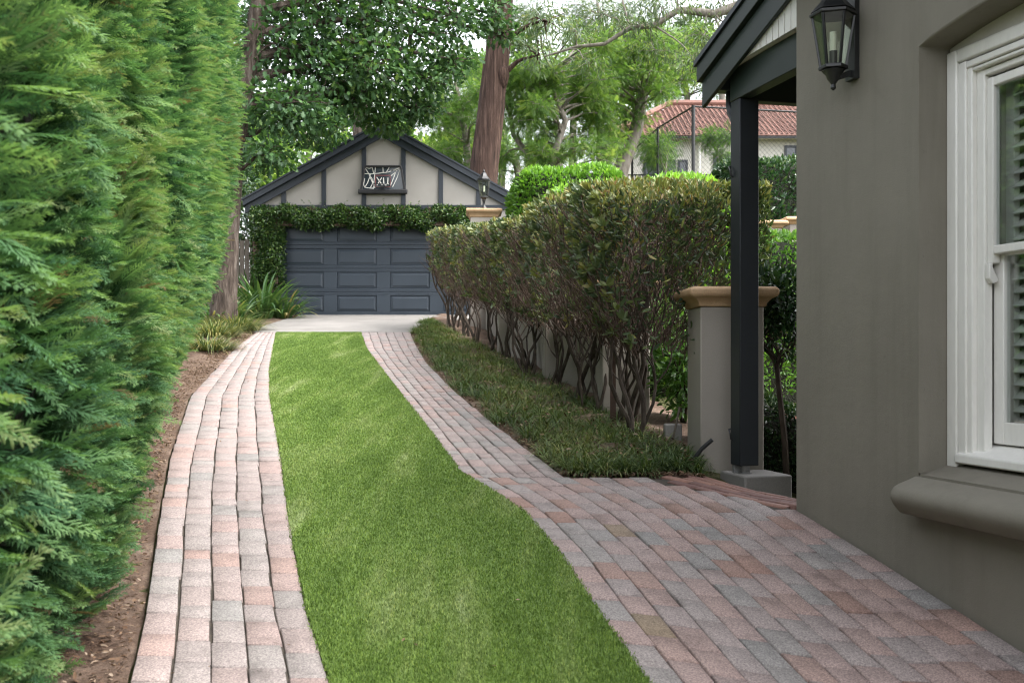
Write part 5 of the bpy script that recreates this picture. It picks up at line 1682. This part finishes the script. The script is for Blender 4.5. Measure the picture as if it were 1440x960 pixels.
# ------------------------------------------------------------------ plants of the beds
def strap_plant(name, label, px, py, n, L, W, lean, curl, spread, mat=None, group=None, d=None):
    group = group or ('strap leaved plants by the garage' if name == 'strap_leaf_plant' else 'grass clumps in the left bed')
    x, y = PX(px, py)
    if d: y = d; x = (px - 720) / FPX * d
    g = Tf(x, y)
    t = thing(name, label, 'plant', (x, y, g), 0, group)
    base = np.repeat(np.array([[x, y, g - .01]]), n, 0)
    leaf_obj('leaves', mat or M['strap'], t, [strap(n, base, lean, L, W, 6, curl, spread)])
    return t
strap_plant('strap_leaf_plant', 'large clump of broad arching strap leaves by the garage door corner', 368, 448, 130, 1.2, .07, .5, 1.3, .3)
strap_plant('strap_leaf_plant', 'strap leaved clump spilling onto the apron beside the garage door', 400, 447, 90, .85, .055, .75, 1.4, .22)
strap_plant('strap_leaf_plant', 'darker strap leaved clump at the foot of the shaggy trunk', 318, 458, 100, 1.0, .06, .6, 1.2, .35)
strap_plant('grass_clump', 'rounded fine leaved grass mound in front of the broad strap leaves', 330, 465, 1500, .46, .010, .7, 1.5, .5, M['mondo'])
strap_plant('grass_clump', 'low grass mound against the cypress hedge foot, nearest of the left bed', 292, 492, 1000, .36, .010, .8, 1.5, .4, M['mondo'])
strap_plant('grass_clump', 'small yellow tipped grass tuft between fine grass mound and strap leaves', 335, 450, 160, .36, .012, .35, .7, .12, M['strap'])
strap_plant('grass_clump', 'spreading grass mound between cypress foot and fine grass mound', 300, 474, 1100, .42, .010, .75, 1.4, .45, M['mondo'])
strap_plant('strap_leaf_plant', 'upright dark strap leaves against the ivy left of the garage door', 352, 442, 70, 1.05, .06, .35, 1.0, .22)
strap_plant('strap_leaf_plant', 'low strap leaves leaning out from under the cypress hedge end', 296, 462, 80, .8, .05, .7, 1.2, .3)
# creeping grass under the shrub hedge
def ground_cover():
    parts = []
    N = 50000
    d = 7.35 + (22.3 - 7.35) * rng.uniform(0, 1, N) ** 1.5
    lo = np.where(d < 19, path_r(d), path_r(d)) + .10 + .06 * np.sin(d * 3.1) + .05 * np.sin(d * 7.7)
    hi = fence_x(d) - .25
    hi = np.where(d < 8.4, np.minimum(hi, 1.30), hi)
    u = rng.uniform(0, 1, N) ** .9
    x = lo + (hi - lo) * u
    # gather into tufts
    tx = np.round(x / .13) * .13 + .05 * np.sin(d * 40); td = np.round(d / .15) * .15
    x = x * .45 + tx * .55; d2 = d * .45 + td * .55
    bare = np.sin(d2 * 2.9 + x * 4.1) * np.sin(x * 6.3 - d2 * 1.9) + .35 * rng.normal(size=len(x))
    ok = (d2 > 7.33 + .10 * np.sin(x * 7)) & (bare < .72)
    x, d2 = x[ok], d2[ok]
    base = np.stack([x, d2, T(x, d2) - .02], 1)
    hvar = 1 + .35 * np.sin(x * 5.1 + d2 * 2.3) * np.sin(d2 * 3.3 - x * 2)
    patch = .5 + .5 * np.sin(d2 * 1.6 + x * 2.0) * np.sin(x * 3.7 - d2 * .8)
    tn = np.clip(.25 + .3 * patch + rng.normal(0, .17, len(x)), 0, 1)
    v, f, t_ = strap(len(x), base, .85, .185, .0065, 4, 1.8, .03, tn)
    o = np_mesh('ground_cover_grass', v, f, M['mondo'], tint=t_)
    props(o, 'tufted dark ground cover grass under the bare hedge stems', 'ground cover', kind='stuff')
ground_cover()
# mulch and fallen leaves
def litter(name, label, N, sampler, size):
    x, y, dz = sampler(N)
    pos = np.stack([x, y, T(x, y) + dz + rng.uniform(0, .012, len(x))], 1)
    dirs = rng.normal(0, 1, (len(x), 3)); dirs[:, 2] *= .25
    up = rng.normal(0, .3, (len(x), 3)); up[:, 2] += 1
    o = leaf_obj(name, M['litter'], None, [leaves_at(LEAF, pos, dirs, size, .5, None, np.cross(np.cross(dirs, up), dirs) * 0 + up)])
    props(o, label, 'leaf litter', kind='stuff')
def s_left(N):
    d = rng.uniform(3.0, 19, N); x = path_l(d) - .03 - np.abs(rng.normal(0, .28, N)); return x, d, np.full(N, -.005)
def s_right(N):
    d = 7.3 + 13 * rng.uniform(0, 1, N) ** 1.4; x = path_r(d) + .02 + np.abs(rng.normal(0, .09, N)); return x, d, np.full(N, -.01)
def s_front(N):
    x = rng.uniform(.38, 1.3, N); d = 7.24 + np.abs(rng.normal(0, .07, N)); return x, d, np.full(N, .0)
litter('mulch_leaves', 'dry brown mulch and needles beneath the cypress hedge', 9000, s_left, .024)
litter('fallen_leaves', 'dry fallen leaves along the edge of the grassy bed', 2200, s_right, .03)
def s_bed(N):
    d = 7.5 + 13 * rng.uniform(0, 1, N) ** 1.4; x = path_r(d) + .1 + rng.uniform(0, 1, N) * np.maximum(.2, fence_x(d) - path_r(d) - .3); return np.minimum(x, np.where(d < 8.4, 1.25, 9)), d, .02 + .08 * rng.uniform(0, 1, N)
litter('fallen_leaves', 'scattered dry leaves caught in the ground cover grass', 1500, s_bed, .035)
litter('fallen_leaves', 'dry leaf litter where the grassy bed meets the forecourt', 420, s_front, .035)
def s_drive(N):
    d = 3.6 + 16 * rng.uniform(0, 1, N) ** 1.3; x = np.where(rng.uniform(0, 1, N) < .4, path_l(d) + rng.uniform(0, .7, N), turf_r(d) + rng.uniform(-.9, .6, N)); return x, d, np.full(N, .012)
litter('stray_leaves', 'few stray dry leaf scraps lying over the drive', 70, s_drive, .022)

# ------------------------------------------------------------------ small things by the first pier
x, y = 1.30, 7.62; g = Tf(x, y)
hz = MB().tube([(x - .02, y, g - .05), (x + .0, y - .02, g + .06), (x + .05, y - .04, g + .13), (x + .12, y - .06, g + .195)], .015, 10)
props(hz.build('drain_hose', M['rubber'], None, smooth=True), 'short black hose end sticking up beside the first pier', 'hose')
x, y = (862 - 720) / FPX * 9.3, 9.3; g = Tf(x, y)
pk = MB().box(x - .025, x + .025, y - .004, y + .004, g - .2, g + 1.1).box(x - .004, x + .004, y + .004, y + .03, g - .2, g + 1.1)
props(pk.build('star_picket', M['rust'], None), 'rusty steel picket standing in front of the second pier', 'picket')
x, y = (946 - 720) / FPX * 8.6, 8.6; g = Tf(x, y)
props(MB().box(x - .07, x + .07, y - .05, y + .05, g - .05, g + .14).build('stone_block', M['concrete'], None, bevel=.015), 'small pale stone block left of the first pier', 'block')
stk = MB().tube([(x - .03, y - .12, g - .05), (x + .04, y - .1, g + .28)], .008, 6)
props(stk.build('wooden_stake', M['stake'], None), 'thin brown stick leaning by the pale stone block', 'stake')
